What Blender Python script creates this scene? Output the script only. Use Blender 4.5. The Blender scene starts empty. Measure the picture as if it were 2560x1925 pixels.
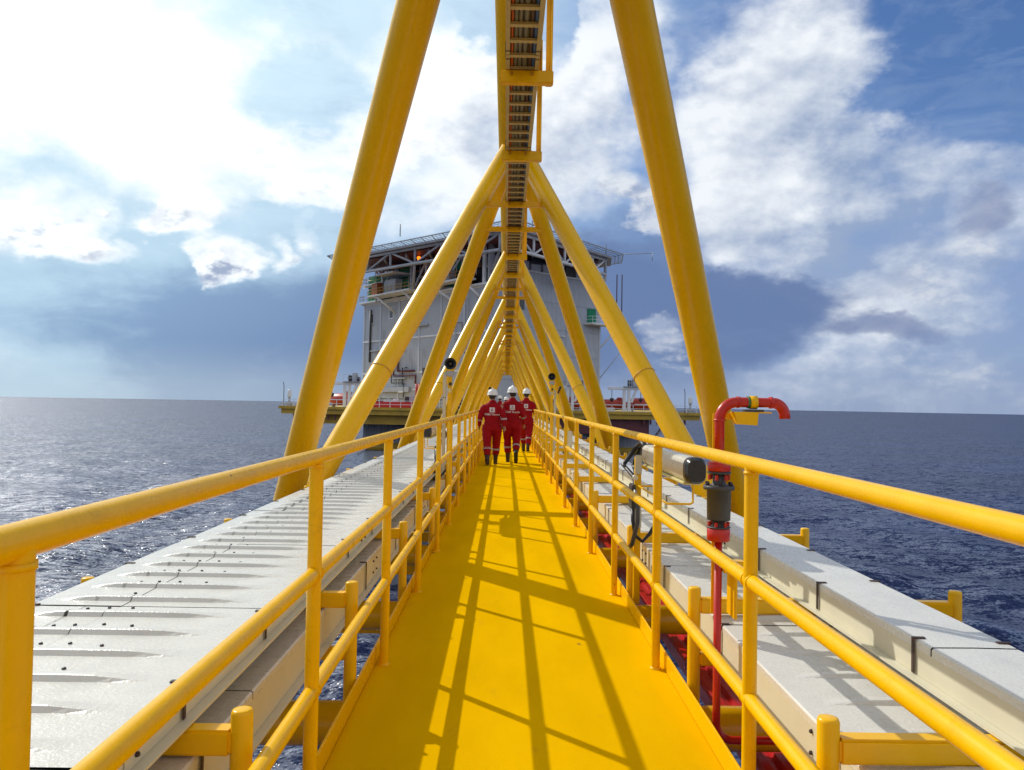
import bpy, bmesh, math, random
import numpy as np
from mathutils import Vector, Matrix, noise
from mathutils.bvhtree import BVHTree

random.seed(7)
R = math.radians
scene = bpy.context.scene
COL = scene.collection

# ------------------------------------------------------------------ camera
CAM = Vector((-0.10, 0.0, 1.40))
FPX = 1909.0                       # focal length in pixels of a 2560 wide frame
YAW, PITCH, ROLL = R(0.456), R(1.344), 0.0176
Fv = Vector((math.sin(YAW) * math.cos(PITCH), math.cos(YAW) * math.cos(PITCH), math.sin(PITCH)))
R0 = Fv.cross(Vector((0, 0, 1))).normalized()
U0 = R0.cross(Fv)
Rt = R0 * math.cos(ROLL) + U0 * math.sin(ROLL)
Up = U0 * math.cos(ROLL) - R0 * math.sin(ROLL)
cd = bpy.data.cameras.new('camera')
cam = bpy.data.objects.new('camera', cd)
COL.objects.link(cam)
M = Matrix.Identity(4)
for i in range(3):
    M[i][0], M[i][1], M[i][2], M[i][3] = Rt[i], Up[i], -Fv[i], CAM[i]
cam.matrix_world = M
cd.sensor_width = 36.0
cd.lens = 36.0 * FPX / 2560.0
cd.clip_start, cd.clip_end = 0.05, 90000
scene.camera = cam

def view_dir(px, py):
    d = Fv + Rt * ((px - 1280) / FPX) - Up * ((py - 962.5) / FPX)
    return d.normalized()

def at(px, py, Y):
    d = view_dir(px, py)
    return CAM + d * ((Y - CAM.y) / d.y)

def azel(px, py):
    d = view_dir(px, py)
    return math.atan2(d.x, d.y), math.asin(d.z)

# ------------------------------------------------------------------ light
SUN_TO = Vector((-0.955, 0.915, 1.0)).normalized()      # towards the sun
sl = bpy.data.lights.new('sun', 'SUN')
sl.energy, sl.angle, sl.color = 3.3, R(0.53), (1.0, 0.955, 0.88)
so = bpy.data.objects.new('sun', sl)
so.rotation_euler = (-SUN_TO).to_track_quat('-Z', 'Y').to_euler()
COL.objects.link(so)

scene.view_settings.view_transform = 'Standard'
scene.view_settings.look = 'None'
scene.view_settings.exposure = 0.0
scene.view_settings.gamma = 1.0
scene.view_settings.use_curve_mapping = False
scene.render.engine = 'CYCLES'
scene.cycles.max_bounces = 7
scene.cycles.caustics_reflective = False
scene.cycles.caustics_refractive = False
scene.cycles.use_denoising = True

# ------------------------------------------------------------------ node helper
class NT:
    def __init__(self, tree):
        self.t = tree
    def n(self, typ, **kw):
        nd = self.t.nodes.new(typ)
        for k, v in kw.items():
            if k.startswith('_'):
                self.set(nd.inputs[int(k[1:])], v)
            elif k in nd.inputs:
                self.set(nd.inputs[k], v)
            else:
                setattr(nd, k, v)
        return nd
    def set(self, sock, v):
        if hasattr(v, 'is_output'):
            self.t.links.new(v, sock)
        else:
            if isinstance(v, (tuple, list)) and len(v) == 3 and sock.type == 'RGBA':
                v = (*v, 1.0)
            sock.default_value = v
    def m(self, op, a, b=None, c=None, clamp=False):
        nd = self.t.nodes.new('ShaderNodeMath')
        nd.operation, nd.use_clamp = op, clamp
        for i, v in enumerate((a, b, c)):
            if v is not None:
                self.set(nd.inputs[i], v)
        return nd.outputs[0]
    def vm(self, op, a, b=None, s=None):
        nd = self.t.nodes.new('ShaderNodeVectorMath')
        nd.operation = op
        self.set(nd.inputs[0], a)
        if b is not None:
            self.set(nd.inputs[1], b)
        if s is not None:
            self.set(nd.inputs['Scale'], s)
        return nd.outputs['Value' if op in ('DOT_PRODUCT', 'LENGTH') else 'Vector']
    def noise(self, vec, scale, detail=5.0, rough=0.5, col=False, lac=2.0, dist=0.0):
        nd = self.n('ShaderNodeTexNoise', Scale=scale, Detail=detail, Roughness=rough, Lacunarity=lac, Distortion=dist)
        if vec is not None:
            self.t.links.new(vec, nd.inputs['Vector'])
        return nd.outputs['Color' if col else 'Fac']
    def ss(self, x, a, b, lo=0.0, hi=1.0):
        nd = self.n('ShaderNodeMapRange', interpolation_type='SMOOTHSTEP')
        for i, v in enumerate((x, a, b, lo, hi)):
            self.set(nd.inputs[i], v)
        return nd.outputs[0]
    def mr(self, x, a, b, lo=0.0, hi=1.0):
        nd = self.n('ShaderNodeMapRange')
        for i, v in enumerate((x, a, b, lo, hi)):
            self.set(nd.inputs[i], v)
        return nd.outputs[0]
    def mix(self, f, a, b, blend='MIX'):
        nd = self.t.nodes.new('ShaderNodeMix')
        nd.data_type, nd.blend_type = 'RGBA', blend
        self.set(nd.inputs[0], f)
        self.set(nd.inputs[6], a)
        self.set(nd.inputs[7], b)
        return nd.outputs[2]

# ------------------------------------------------------------------ sky
world = bpy.data.worlds.new('World')
scene.world = world
world.use_nodes = True
wt = world.node_tree
wt.nodes.clear()
W = NT(wt)
tc = W.n('ShaderNodeTexCoord').outputs['Generated']
dirv = W.vm('NORMALIZE', tc)
sep = W.n('ShaderNodeSeparateXYZ', _0=dirv)
zc = W.m('MAXIMUM', sep.outputs[2], 0.004)
dirc = W.n('ShaderNodeCombineXYZ', _0=sep.outputs[0], _1=sep.outputs[1], _2=zc).outputs[0]
sky = W.n('ShaderNodeTexSky', sky_type='NISHITA')
sky.sun_disc = False
sky.sun_elevation = math.asin(SUN_TO.z)
sky.sun_rotation = math.atan2(SUN_TO.x, SUN_TO.y)
sky.air_density, sky.dust_density, sky.ozone_density = 1.0, 0.6, 2.0
wt.links.new(dirc, sky.inputs[0])
skyc = sky.outputs[0]

stretch = W.vm('MULTIPLY', dirc, (1.0, 1.0, 1.55))
wa = W.noise(stretch, 4.2, 6, 0.58, col=True)
warp = W.vm('SUBTRACT', wa, (0.5, 0.5, 0.5))
wsep = W.n('ShaderNodeSeparateXYZ', _0=warp)
AZ = W.m('ARCTAN2', sep.outputs[0], sep.outputs[1])
EL = W.m('ARCSINE', zc)
WAMP = 0.30
AZw = W.m('ADD', AZ, W.m('MULTIPLY', wsep.outputs[0], WAMP))
ELw = W.m('ADD', EL, W.m('MULTIPLY', wsep.outputs[1], WAMP * 0.62))

def blob(px, py, rx, ry, w=1.0, warped=True):
    a, e = azel(px, py)
    ra, re = rx / FPX * math.cos(a) ** 2, ry / FPX * math.cos(a)
    u = W.m('DIVIDE', W.m('SUBTRACT', AZw if warped else AZ, a), ra)
    v = W.m('DIVIDE', W.m('SUBTRACT', ELw if warped else EL, e), re)
    q = W.m('ADD', W.m('MULTIPLY', u, u), W.m('MULTIPLY', v, v))
    return W.m('MULTIPLY', W.ss(q, 1.0, 0.0), w)

def blobs(lst):
    s = None
    for b in lst:
        x = blob(*b)
        s = x if s is None else W.m('ADD', s, x)
    return s

n1 = W.noise(stretch, 5.0, 6, 0.54)
off = W.vm('ADD', stretch, Vector((-0.020, 0.0, 0.034)))
n2 = W.noise(off, 5.0, 6, 0.54)
emb = W.m('SUBTRACT', n1, n2)                       # >0 on the side that faces the sun
nf = W.noise(stretch, 14.0, 5, 0.58)
nff = W.noise(W.vm('ADD', stretch, Vector((-0.007, 0.0, 0.012))), 14.0, 5, 0.58)
embf = W.m('SUBTRACT', nf, nff)
wisp = W.noise(W.vm('MULTIPLY', stretch, (1.0, 1.0, 2.2)), 9.0, 5, 0.62, dist=0.6)
sund = W.vm('DOT_PRODUCT', dirc, SUN_TO)
glow = W.ss(sund, 0.60, 0.98)
K = 10.0                                            # cloud radiances are written for strength 0.1
def c(r, g, b):
    return (r * K, g * K, b * K)
# clear blue, then thin high cloud that brightens towards the sun
base = W.mix(1.0, skyc, (0.60, 0.80, 1.10), 'MULTIPLY')
n1c, wc, nfc = W.m('SUBTRACT', n1, 0.5), W.m('SUBTRACT', wisp, 0.5), W.m('SUBTRACT', nf, 0.5)
veil = W.m('ADD', W.m('MULTIPLY', W.ss(sund, 0.52, 0.86), 1.15), W.m('MULTIPLY', wc, 0.9), clamp=True)
base = W.mix(W.m('MULTIPLY', veil, 0.92), base, W.mix(glow, c(0.46, 0.62, 0.86), c(0.78, 1.00, 1.08)))
# pale grey air and distant cloud low down
lowair = W.m('ADD', W.ss(EL, 0.40, 0.10), W.m('MULTIPLY', wc, 0.7), clamp=True)
base = W.mix(W.m('MULTIPLY', lowair, 0.85), base, W.mix(W.ss(sund, 0.45, 0.85), c(0.285, 0.375, 0.60), c(0.50, 0.70, 0.86)))

white_cloud = blobs([
    (200, 190, 1050, 400, 0.66), (1120, 300, 340, 330, 0.62), (1480, 250, 200, 330, 0.52),
    (1930, 330, 330, 430, 0.66), (2330, 560, 420, 360, 0.44), (2300, 770, 360, 180, 0.28),
    (540, 600, 110, 80, 0.62), (560, 670, 80, 40, 0.45), (790, 465, 170, 70, 0.50), (400, 500, 120, 70, .5), (680, 600, 60, 60, .4),
    (230, 615, 170, 80, 0.60), (40, 520, 260, 160, 0.50), (400, 490, 150, 60, 0.34), (1660, 810, 110, 70, 0.50), (770, 560, 60, 40, .3),
    (1600, 490, 90, 70, 0.36), (2200, 940, 600, 90, 0.30), (1730, 560, 260, 90, 0.30), (850, 360, 420, 70, 0.26),
    (760, 190, 230, 150, -0.46), (2440, 150, 340, 240, -0.66), (1390, 90, 60, 130, -0.5), (1235, 30, 110, 120, -0.8),
    (100, 400, 320, 110, -0.42), (1560, 640, 180, 130, -0.35), (900, 800, 700, 140, -0.30),
])
# unseen cloud around the view: cover raised towards that in view, to fill shade
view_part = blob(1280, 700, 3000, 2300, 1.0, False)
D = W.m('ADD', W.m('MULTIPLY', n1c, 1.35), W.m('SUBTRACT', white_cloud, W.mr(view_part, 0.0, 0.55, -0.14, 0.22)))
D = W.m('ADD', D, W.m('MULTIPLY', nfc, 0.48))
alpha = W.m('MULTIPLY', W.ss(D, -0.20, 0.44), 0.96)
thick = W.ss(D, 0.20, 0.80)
shade_b = blobs([
    (2150, 420, 210, 330, 0.62), (1980, 590, 280, 120, 0.42), (1270, 410, 220, 130, 0.50), (2400, 600, 380, 300, 0.62),
    (1520, 420, 190, 180, 0.34), (2330, 900, 480, 160, 0.62), (1960, 240, 150, 130, 0.25), (2250, 130, 160, 130, 0.4),
])
dark = W.m('ADD', W.m('MULTIPLY', thick, 0.12), shade_b)
dark = W.m('ADD', dark, W.m('SUBTRACT', 0.10, W.m('ADD', W.m('MULTIPLY', emb, 3.0), W.m('MULTIPLY', embf, 1.1))))
dark = W.m('SUBTRACT', dark, W.m('MULTIPLY', glow, 0.40), clamp=True)
front = W.ss(sund, 0.25, -0.6)                      # cloud that the sun strikes from our side
lit = W.mix(glow, W.mix(front, c(0.92, 0.96, 1.0), c(1.35, 1.35, 1.32)), W.mix(W.ss(sund, 0.955, 1.0), c(1.22, 1.25, 1.25), c(3.4, 3.4, 3.3)))
ccol = W.mix(W.m('MULTIPLY', dark, 0.94), lit, c(0.285, 0.38, 0.57))
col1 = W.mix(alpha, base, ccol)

# low dark stratus
low = blobs([
    (880, 870, 760, 270, 1.02), (1250, 780, 520, 300, 0.70), (1900, 765, 480, 150, 0.95), (1640, 660, 330, 170, 0.70),
    (2000, 690, 300, 90, 0.55), (2440, 560, 150, 80, 0.62), (2230, 800, 170, 50, 0.4), (1650, 900, 330, 110, 0.45), (250, 780, 600, 150, 0.28),
])
lowD = W.m('ADD', low, W.m('MULTIPLY', nfc, 0.75))
lowD = W.m('SUBTRACT', W.m('ADD', lowD, W.m('MULTIPLY', wc, 0.8)), W.m('MULTIPLY', alpha, 0.62))
lowA = W.m('MULTIPLY', W.ss(lowD, -0.15, 1.0), 0.92)
lowc = W.mix(W.ss(sund, 0.64, 0.90), c(0.132, 0.205, 0.400), c(0.28, 0.44, 0.66))
col2 = W.mix(lowA, col1, lowc)
# small ragged puffs in front of the bank, bright on the sun side, and a few dark scraps
pf = blobs([
    (540, 600, 110, 90, 1.0), (560, 668, 70, 40, 0.9), (790, 460, 110, 60, 1.0), (400, 500, 90, 60, 1.0), (670, 605, 60, 60, .8), (230, 620, 130, 60, 1.0),
    (40, 560, 150, 110, 1.0), (110, 480, 130, 60, .8), (340, 560, 60, 50, .7), (400, 610, 80, 60, .6), (790, 590, 110, 60, .7), (1655, 820, 110, 80, 1.0), (1590, 505, 90, 60, 1.0),
    (2430, 700, 170, 120, .75), (2380, 880, 260, 60, .6), (2060, 930, 260, 40, .5), (1700, 900, 120, 20, .5),
])
pD = W.m('SUBTRACT', W.m('ADD', pf, W.m('ADD', W.m('MULTIPLY', nfc, 2.6), W.m('MULTIPLY', n1c, 0.8))), 0.55)
pA = W.m('MULTIPLY', W.m('MULTIPLY', W.ss(pD, -0.10, 0.75), W.ss(pf, 0.0, 0.25)), 0.95)
pl = W.mix(W.ss(sund, 0.50, 0.84), c(0.66, 0.70, 0.78), c(1.08, 1.14, 1.16))
col2 = W.mix(pA, col2, W.mix(W.ss(embf, 0.06, -0.10), pl, c(0.34, 0.42, 0.60)))
dk_ = blobs([(2440, 555, 150, 90, 1.0), (2230, 800, 160, 45, 0.9), (2290, 690, 120, 40, .5)])
dA = W.m('MULTIPLY', W.ss(W.m('ADD', dk_, W.m('MULTIPLY', nfc, 2.2)), 0.1, 1.3), W.ss(dk_, 0.0, 0.3))
col2 = W.mix(W.m('MULTIPLY', dA, 0.55), col2, c(0.18, 0.23, 0.42))
# pale air just above the sea
hz = W.m('MULTIPLY', W.ss(EL, 0.075, 0.0), 0.5)
hzc = W.mix(W.ss(sund, 0.46, 0.80), c(0.30, 0.38, 0.55), c(0.56, 0.68, 0.76))
col3 = W.mix(hz, col2, hzc)
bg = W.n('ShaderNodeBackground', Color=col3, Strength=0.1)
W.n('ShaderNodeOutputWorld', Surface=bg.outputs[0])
world.cycles.sampling_method = 'MANUAL'
world.cycles.sample_map_resolution = 512

# ------------------------------------------------------------------ materials
def mat(name, base, rough=0.5, metal=0.0, var=0.10, vscale=6.0, bump=0.0, bscale=60.0, spec=0.5, dirt=0.0, dirtcol=(0.12, 0.07, 0.03), dscale=3.0, coat=0.0, emit=None, chips=0.0, cscale=3.0, chipcol=(0.10, 0.05, 0.02)):
    m = bpy.data.materials.new(name)
    m.use_nodes = True
    t = m.node_tree
    t.nodes.clear()
    k = NT(t)
    co = k.n('ShaderNodeTexCoord').outputs['Object']
    geo = k.n('ShaderNodeNewGeometry').outputs['Position']
    p = k.n('ShaderNodeBsdfPrincipled', Roughness=rough, Metallic=metal)
    p.inputs['Specular IOR Level'].default_value = spec
    p.inputs['Coat Weight'].default_value = coat
    p.inputs['Coat Roughness'].default_value = 0.12
    colr = (*base, 1.0)
    if var > 0:
        nz = k.noise(geo, vscale, 6, 0.6)
        f = k.mr(nz, 0.3, 0.7, 1.0 - var, 1.0 + var)
        colr = k.mix(1.0, colr, k.n('ShaderNodeCombineColor', _0=f, _1=f, _2=f).outputs[0], 'MULTIPLY')
        rr = k.mr(k.noise(geo, vscale * 2.3, 4, 0.6), 0.3, 0.7, rough * 0.8, min(1.0, rough * 1.25))
        k.set(p.inputs['Roughness'], rr)
    if dirt > 0:
        d1 = k.noise(geo, dscale, 8, 0.65)
        d2 = k.noise(geo, dscale * 13, 4, 0.6)
        df = k.m('MULTIPLY', k.ss(k.m('ADD', d1, k.m('MULTIPLY', k.m('SUBTRACT', d2, 0.5), 0.35)), 0.56, 0.80), dirt)
        colr = k.mix(df, colr, (*dirtcol, 1.0))
    if chips > 0:
        vo = k.n('ShaderNodeTexVoronoi', Scale=cscale, Randomness=1.0)
        t.links.new(k.vm('ADD', geo, k.vm('SCALE', k.vm('SUBTRACT', k.noise(geo, cscale * 9, 2, 0.6, col=True), (0.5, 0.5, 0.5)), s=0.16 / cscale)), vo.inputs['Vector'])
        sel = k.n('ShaderNodeSeparateColor', _0=vo.outputs['Color'])
        rad_ = k.mr(sel.outputs[1], 0.0, 1.0, 0.02, 0.075)
        ch = k.m('MULTIPLY', k.m('LESS_THAN', vo.outputs['Distance'], rad_), k.m('GREATER_THAN', sel.outputs[0], 1.0 - chips))
        colr = k.mix(k.m('MULTIPLY', ch, 0.8), colr, (*chipcol, 1.0))
    k.set(p.inputs['Base Color'], colr)
    if bump > 0:
        b = k.n('ShaderNodeBump', Strength=bump, Distance=0.004, Height=k.noise(geo, bscale, 4, 0.6))
        k.set(p.inputs['Normal'], b.outputs[0])
    if emit:
        p.inputs['Emission Color'].default_value = (*emit[0], 1.0)
        p.inputs['Emission Strength'].default_value = emit[1]
    k.n('ShaderNodeOutputMaterial', Surface=p.outputs[0])
    return m

MT = {}
YEL = (0.88, 0.495, 0.0015)
MT['yellow'] = mat('yellow_paint', YEL, 0.27, spec=0.30, chips=0.25, cscale=1.6, var=0.035, vscale=2.0, bump=0.05, bscale=22, dirt=0.12, dirtcol=(0.40, 0.19, 0.01), dscale=1.4)
MT['yellow_rail'] = mat('yellow_rail_paint', YEL, 0.28, spec=0.26, chips=0.5, cscale=9.0, var=0.06, vscale=9, bump=0.05, bscale=70, dirt=0.32, dirtcol=(0.36, 0.18, 0.014), dscale=7)
MT['yellow_weld'] = mat('yellow_weld', (0.56, 0.27, 0.004), 0.5, var=0.2, vscale=40)
MT['cream'] = mat('cream_fibreglass', (0.67, 0.66, 0.60), 0.27, var=0.06, vscale=5, bump=0.5, bscale=80, dirt=0.16, dirtcol=(0.36, 0.30, 0.22), dscale=5)
MT['cream_side'] = mat('cream_side', (0.66, 0.62, 0.46), 0.5, var=0.05, vscale=3, bump=0.1, dirt=0.2, dirtcol=(0.34, 0.28, 0.2), dscale=4)
MT['cream_yellow_cast'] = mat('cream_yellow_cast', (0.55, 0.46, 0.25), 0.55, var=0.08, vscale=6, dirt=0.25, dirtcol=(0.2, 0.15, 0.08), dscale=6)  # yellow reflected from the bridge steel is mixed into this cream
MT['strap'] = mat('rusty_strap', (0.055, 0.03, 0.022), 0.6, var=0.35, vscale=40)
MT['gap'] = mat('dark_seam', (0.014, 0.012, 0.014), 0.9, var=0)
MT['bolt'] = mat('dark_bolt', (0.03, 0.022, 0.03), 0.45, var=0.2, vscale=90, metal=0.4)
MT['red'] = mat('red_pipe_paint', (0.52, 0.018, 0.008), 0.33, var=0.08, vscale=12, dirt=0.15, dscale=9)
MT['redtray'] = mat('red_cover', (0.50, 0.012, 0.014), 0.36, var=0.1, vscale=6)
MT['maroon'] = mat('maroon_steel', (0.13, 0.025, 0.03), 0.5, var=0.2, vscale=1)
MT['darkgrey'] = mat('dark_grey_paint', (0.055, 0.055, 0.056), 0.5, var=0.12, vscale=20)
MT['black'] = mat('black_rubber', (0.012, 0.012, 0.013), 0.42, var=0.15, vscale=30)
MT['plastic'] = mat('black_plastic', (0.02, 0.021, 0.023), 0.28, var=0.1, vscale=20)
MT['steel'] = mat('stainless_steel', (0.72, 0.70, 0.60), 0.30, metal=0.35, var=0.03, vscale=3)
MT['lens'] = mat('light_diffuser', (0.70, 0.62, 0.30), 0.25, var=0.06, vscale=20)
MT['galv'] = mat('galvanised', (0.42, 0.43, 0.44), 0.45, metal=0.5, var=0.1, vscale=20)
MT['green'] = mat('green_band', (0.05, 0.18, 0.07), 0.5)
MT['orange_cable'] = mat('orange_cable', (0.66, 0.13, 0.02), 0.5, var=0.1, vscale=10)
MT['grey_cable'] = mat('grey_cable', (0.20, 0.19, 0.16), 0.5, var=0.12, vscale=10)
MT['brown_cable'] = mat('brown_cable', (0.10, 0.05, 0.035), 0.5, var=0.2, vscale=10)
MT['blue_cable'] = mat('blue_cable', (0.06, 0.14, 0.40), 0.45, var=0.1, vscale=10)
MT['coverall'] = mat('red_coverall', (0.30, 0.003, 0.008), 0.85, var=0.12, vscale=11, bump=0.5, bscale=26, spec=0.2)
MT['reflect'] = mat('reflective_band', (0.36, 0.33, 0.34), 0.45, var=0.05)
MT['skin'] = mat('skin', (0.34, 0.17, 0.10), 0.5, var=0.05, spec=0.35)
MT['hair'] = mat('hair', (0.012, 0.010, 0.009), 0.6, var=0.1)
MT['boot'] = mat('brown_boot', (0.035, 0.017, 0.012), 0.5, var=0.2, vscale=20)
MT['helmet'] = mat('white_helmet', (0.80, 0.79, 0.74), 0.28, var=0.03)
MT['patch'] = mat('patch_white', (0.62, 0.60, 0.62), 0.7, var=0.03)
MT['print'] = mat('print_dark', (0.05, 0.03, 0.06), 0.7, var=0)
MT['print_red'] = mat('print_red', (0.5, 0.02, 0.03), 0.7, var=0)
MT['print_white'] = mat('print_white', (0.72, 0.66, 0.66), 0.7, var=0)
MT['wall'] = mat('white_cladding', (0.50, 0.535, 0.59), 0.5, var=0.06, vscale=0.35, dirt=0.5, dirtcol=(0.34, 0.32, 0.31), dscale=0.35)
MT['wallgrey'] = mat('grey_steel', (0.40, 0.42, 0.46), 0.5, var=0.1, vscale=0.6, dirt=0.3, dirtcol=(0.2, 0.15, 0.12), dscale=0.5)
MT['whitesteel'] = mat('white_steel', (0.76, 0.77, 0.78), 0.45, var=0.08, vscale=0.6, dirt=0.2, dirtcol=(0.3, 0.22, 0.16), dscale=0.7)
MT['darksteel'] = mat('dark_recess', (0.050, 0.045, 0.048), 0.7, var=0.3, vscale=0.6)
MT['upper'] = mat('shaded_storey', (0.14, 0.14, 0.155), 0.7, var=0.45, vscale=0.5)  # shade of the open storeys put into the base colour
MT['greennet'] = mat('green_netting', (0.012, 0.22, 0.11), 0.8, var=0.15, vscale=0.8)
MT['plat_yellow'] = mat('platform_yellow', (0.52, 0.33, 0.03), 0.5, var=0.25, vscale=0.5, dirt=0.75, dirtcol=(0.2, 0.12, 0.04), dscale=0.5)
MT['plat_orange'] = mat('platform_orange', (0.45, 0.12, 0.02), 0.5, var=0.15, vscale=0.8)
MT['boat'] = mat('lifeboat_orange', (0.46, 0.045, 0.025), 0.4, var=0.08, vscale=0.8)
MT['glass'] = mat('dark_glass', (0.02, 0.025, 0.03), 0.1, var=0)
MT['lamp'] = mat('lit_amber_lamp', (0.8, 0.3, 0.05), 0.4, var=0, emit=((1.0, 0.16, 0.005), 3.0))

def deck_material():
    m = bpy.data.materials.new('yellow_deck_paint')
    m.use_nodes = True
    t = m.node_tree
    t.nodes.clear()
    k = NT(t)
    pos = k.n('ShaderNodeNewGeometry').outputs['Position']
    p = k.n('ShaderNodeBsdfPrincipled')
    big = k.noise(k.vm('MULTIPLY', pos, (1.0, 0.35, 1.0)), 1.6, 6, 0.6)
    f = k.mr(big, 0.3, 0.7, 0.87, 1.08)
    colr = k.mix(1.0, (0.785, 0.445, 0.001, 1), k.n('ShaderNodeCombineColor', _0=f, _1=f, _2=f).outputs[0], 'MULTIPLY')
    grit = k.noise(pos, 160, 3, 0.6)
    colr = k.mix(k.m('MULTIPLY', k.ss(grit, 0.55, 0.75), 0.30), colr, (0.42, 0.2, 0.004, 1))
    scuff = k.noise(k.vm('MULTIPLY', pos, (1.0, 0.5, 1.0)), 5.0, 9, 0.7)
    colr = k.mix(k.m('MULTIPLY', k.ss(scuff, 0.57, 0.74), 0.38), colr, (0.50, 0.27, 0.02, 1))
    # small scuff marks and chips
    vo = k.n('ShaderNodeTexVoronoi', Scale=2.1, Randomness=1.0)
    t.links.new(k.vm('ADD', k.vm('MULTIPLY', pos, (1.0, 0.62, 1.0)), k.vm('SCALE', k.vm('SUBTRACT', k.noise(pos, 30, 3, 0.6, col=True), (0.5, 0.5, 0.5)), s=0.05)), vo.inputs['Vector'])
    chip = k.ss(vo.outputs['Distance'], 0.048, 0.026)
    keep = k.m('GREATER_THAN', k.n('ShaderNodeSeparateColor', _0=vo.outputs['Color']).outputs[0], 0.35)
    colr = k.mix(k.m('MULTIPLY', k.m('MULTIPLY', chip, keep), 0.8), colr, (0.09, 0.06, 0.03, 1))
    k.set(p.inputs['Base Color'], colr)
    k.set(p.inputs['Roughness'], k.mr(big, 0.3, 0.7, 0.6, 0.75))
    p.inputs['Specular IOR Level'].default_value = 0.0
    bh = k.m('ADD', grit, k.m('MULTIPLY', k.noise(pos, 9, 3, 0.5), 1.2))
    k.set(p.inputs['Normal'], k.n('ShaderNodeBump', Strength=0.22, Distance=0.004, Height=bh).outputs[0])
    k.n('ShaderNodeOutputMaterial', Surface=p.outputs[0])
    return m
MT['deck'] = deck_material()

# ------------------------------------------------------------------ mesh builder
class MB:
    def __init__(self):
        self.v, self.f, self.mi, self.sm = [], [], [], []
    def add(self, vs, fs, mi=0, smooth=False):
        o = len(self.v)
        self.v += [tuple(p) for p in vs]
        for f in fs:
            self.f.append(tuple(i + o for i in f))
            self.mi.append(mi)
            self.sm.append(smooth)
    def box(self, x0, x1, y0, y1, z0, z1, mi=0):
        vs = [(x, y, z) for z in (z0, z1) for y in (y0, y1) for x in (x0, x1)]
        self.add(vs, [(0, 2, 3, 1), (4, 5, 7, 6), (0, 1, 5, 4), (2, 6, 7, 3), (0, 4, 6, 2), (1, 3, 7, 5)], mi)
    def bbox(self, x0, x1, y0, y1, z0, z1, b=0.006, mi=0):
        """box with chamfered edges"""
        c = [((x0 + x1) / 2, (y0 + y1) / 2, (z0 + z1) / 2), ((x1 - x0) / 2, (y1 - y0) / 2, (z1 - z0) / 2)]
        h = c[1]
        bm = bmesh.new()
        bmesh.ops.create_cube(bm, size=1)
        for v in bm.verts:
            v.co = Vector((v.co.x * 2 * h[0] + c[0][0], v.co.y * 2 * h[1] + c[0][1], v.co.z * 2 * h[2] + c[0][2]))
        bmesh.ops.bevel(bm, geom=bm.edges[:], offset=min(b, min(h) * 0.9), segments=2, affect='EDGES')
        bm.verts.index_update()
        self.add([v.co for v in bm.verts], [[v.index for v in f.verts] for f in bm.faces], mi)
        bm.free()
    def bar(self, a, b, w, h, up=(0, 0, 1), mi=0):
        """rectangular bar from a to b"""
        a, b = Vector(a), Vector(b)
        d = (b - a).normalized()
        s = d.cross(Vector(up))
        if s.length < 1e-4:
            s = d.cross(Vector((1, 0, 0)))
        s.normalize()
        u = s.cross(d)
        vs = []
        for p in (a, b):
            for i, j in ((-1, -1), (1, -1), (1, 1), (-1, 1)):
                vs.append(p + s * (i * w / 2) + u * (j * h / 2))
        self.add(vs, [(3, 2, 1, 0), (4, 5, 6, 7), (0, 1, 5, 4), (1, 2, 6, 5), (2, 3, 7, 6), (3, 0, 4, 7)], mi)
    def tube(self, pts, r, n=12, caps=True, mi=0, smooth=True):
        pts = [Vector(p) for p in pts]
        rs = r if isinstance(r, (list, tuple)) else [r] * len(pts)
        d0 = (pts[1] - pts[0]).normalized()
        ref = Vector((0, 0, 1)) if abs(d0.z) < 0.9 else Vector((1, 0, 0))
        s = d0.cross(ref).normalized()
        vs, fs = [], []
        for i, p in enumerate(pts):
            if i == 0:
                d = d0
            elif i == len(pts) - 1:
                d = (pts[-1] - pts[-2]).normalized()
            else:
                d = ((pts[i] - pts[i - 1]).normalized() + (pts[i + 1] - pts[i]).normalized())
                d = d.normalized() if d.length > 1e-6 else (pts[i] - pts[i - 1]).normalized()
            s = (s - d * s.dot(d))
            s = s.normalized() if s.length > 1e-6 else d.orthogonal().normalized()
            u = d.cross(s)
            for j in range(n):
                a = 2 * math.pi * j / n
                vs.append(p + (s * math.cos(a) + u * math.sin(a)) * rs[i])
        for i in range(len(pts) - 1):
            for j in range(n):
                k = (j + 1) % n
                fs.append((i * n + j, i * n + k, (i + 1) * n + k, (i + 1) * n + j))
        self.add(vs, fs, mi, smooth)
        if caps:
            o = len(self.v) - len(vs)
            self.f += [tuple(o + j for j in reversed(range(n))), tuple(o + (len(pts) - 1) * n + j for j in range(n))]
            self.mi += [mi, mi]
            self.sm += [False, False]
    def lathe(self, base, axis, prof, n=24, mi=0, smooth=True):
        """prof = [(distance along axis, radius)]"""
        base, ax = Vector(base), Vector(axis).normalized()
        s = ax.orthogonal().normalized()
        u = ax.cross(s)
        vs, fs = [], []
        for t, r in prof:
            for j in range(n):
                a = 2 * math.pi * j / n
                vs.append(base + ax * t + (s * math.cos(a) + u * math.sin(a)) * max(r, 1e-4))
        for i in range(len(prof) - 1):
            for j in range(n):
                k = (j + 1) % n
                fs.append((i * n + j, i * n + k, (i + 1) * n + k, (i + 1) * n + j))
        self.add(vs, fs, mi, smooth)
    def build(self, name, mats, parent=None, loc=None):
        me = bpy.data.meshes.new(name)
        me.from_pydata([tuple(v) for v in self.v], [], self.f)
        for m in (mats if isinstance(mats, (list, tuple)) else [mats]):
            me.materials.append(MT[m] if isinstance(m, str) else m)
        me.polygons.foreach_set('material_index', self.mi)
        me.polygons.foreach_set('use_smooth', self.sm)
        me.update()
        return link(name, me, parent, loc)

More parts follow.
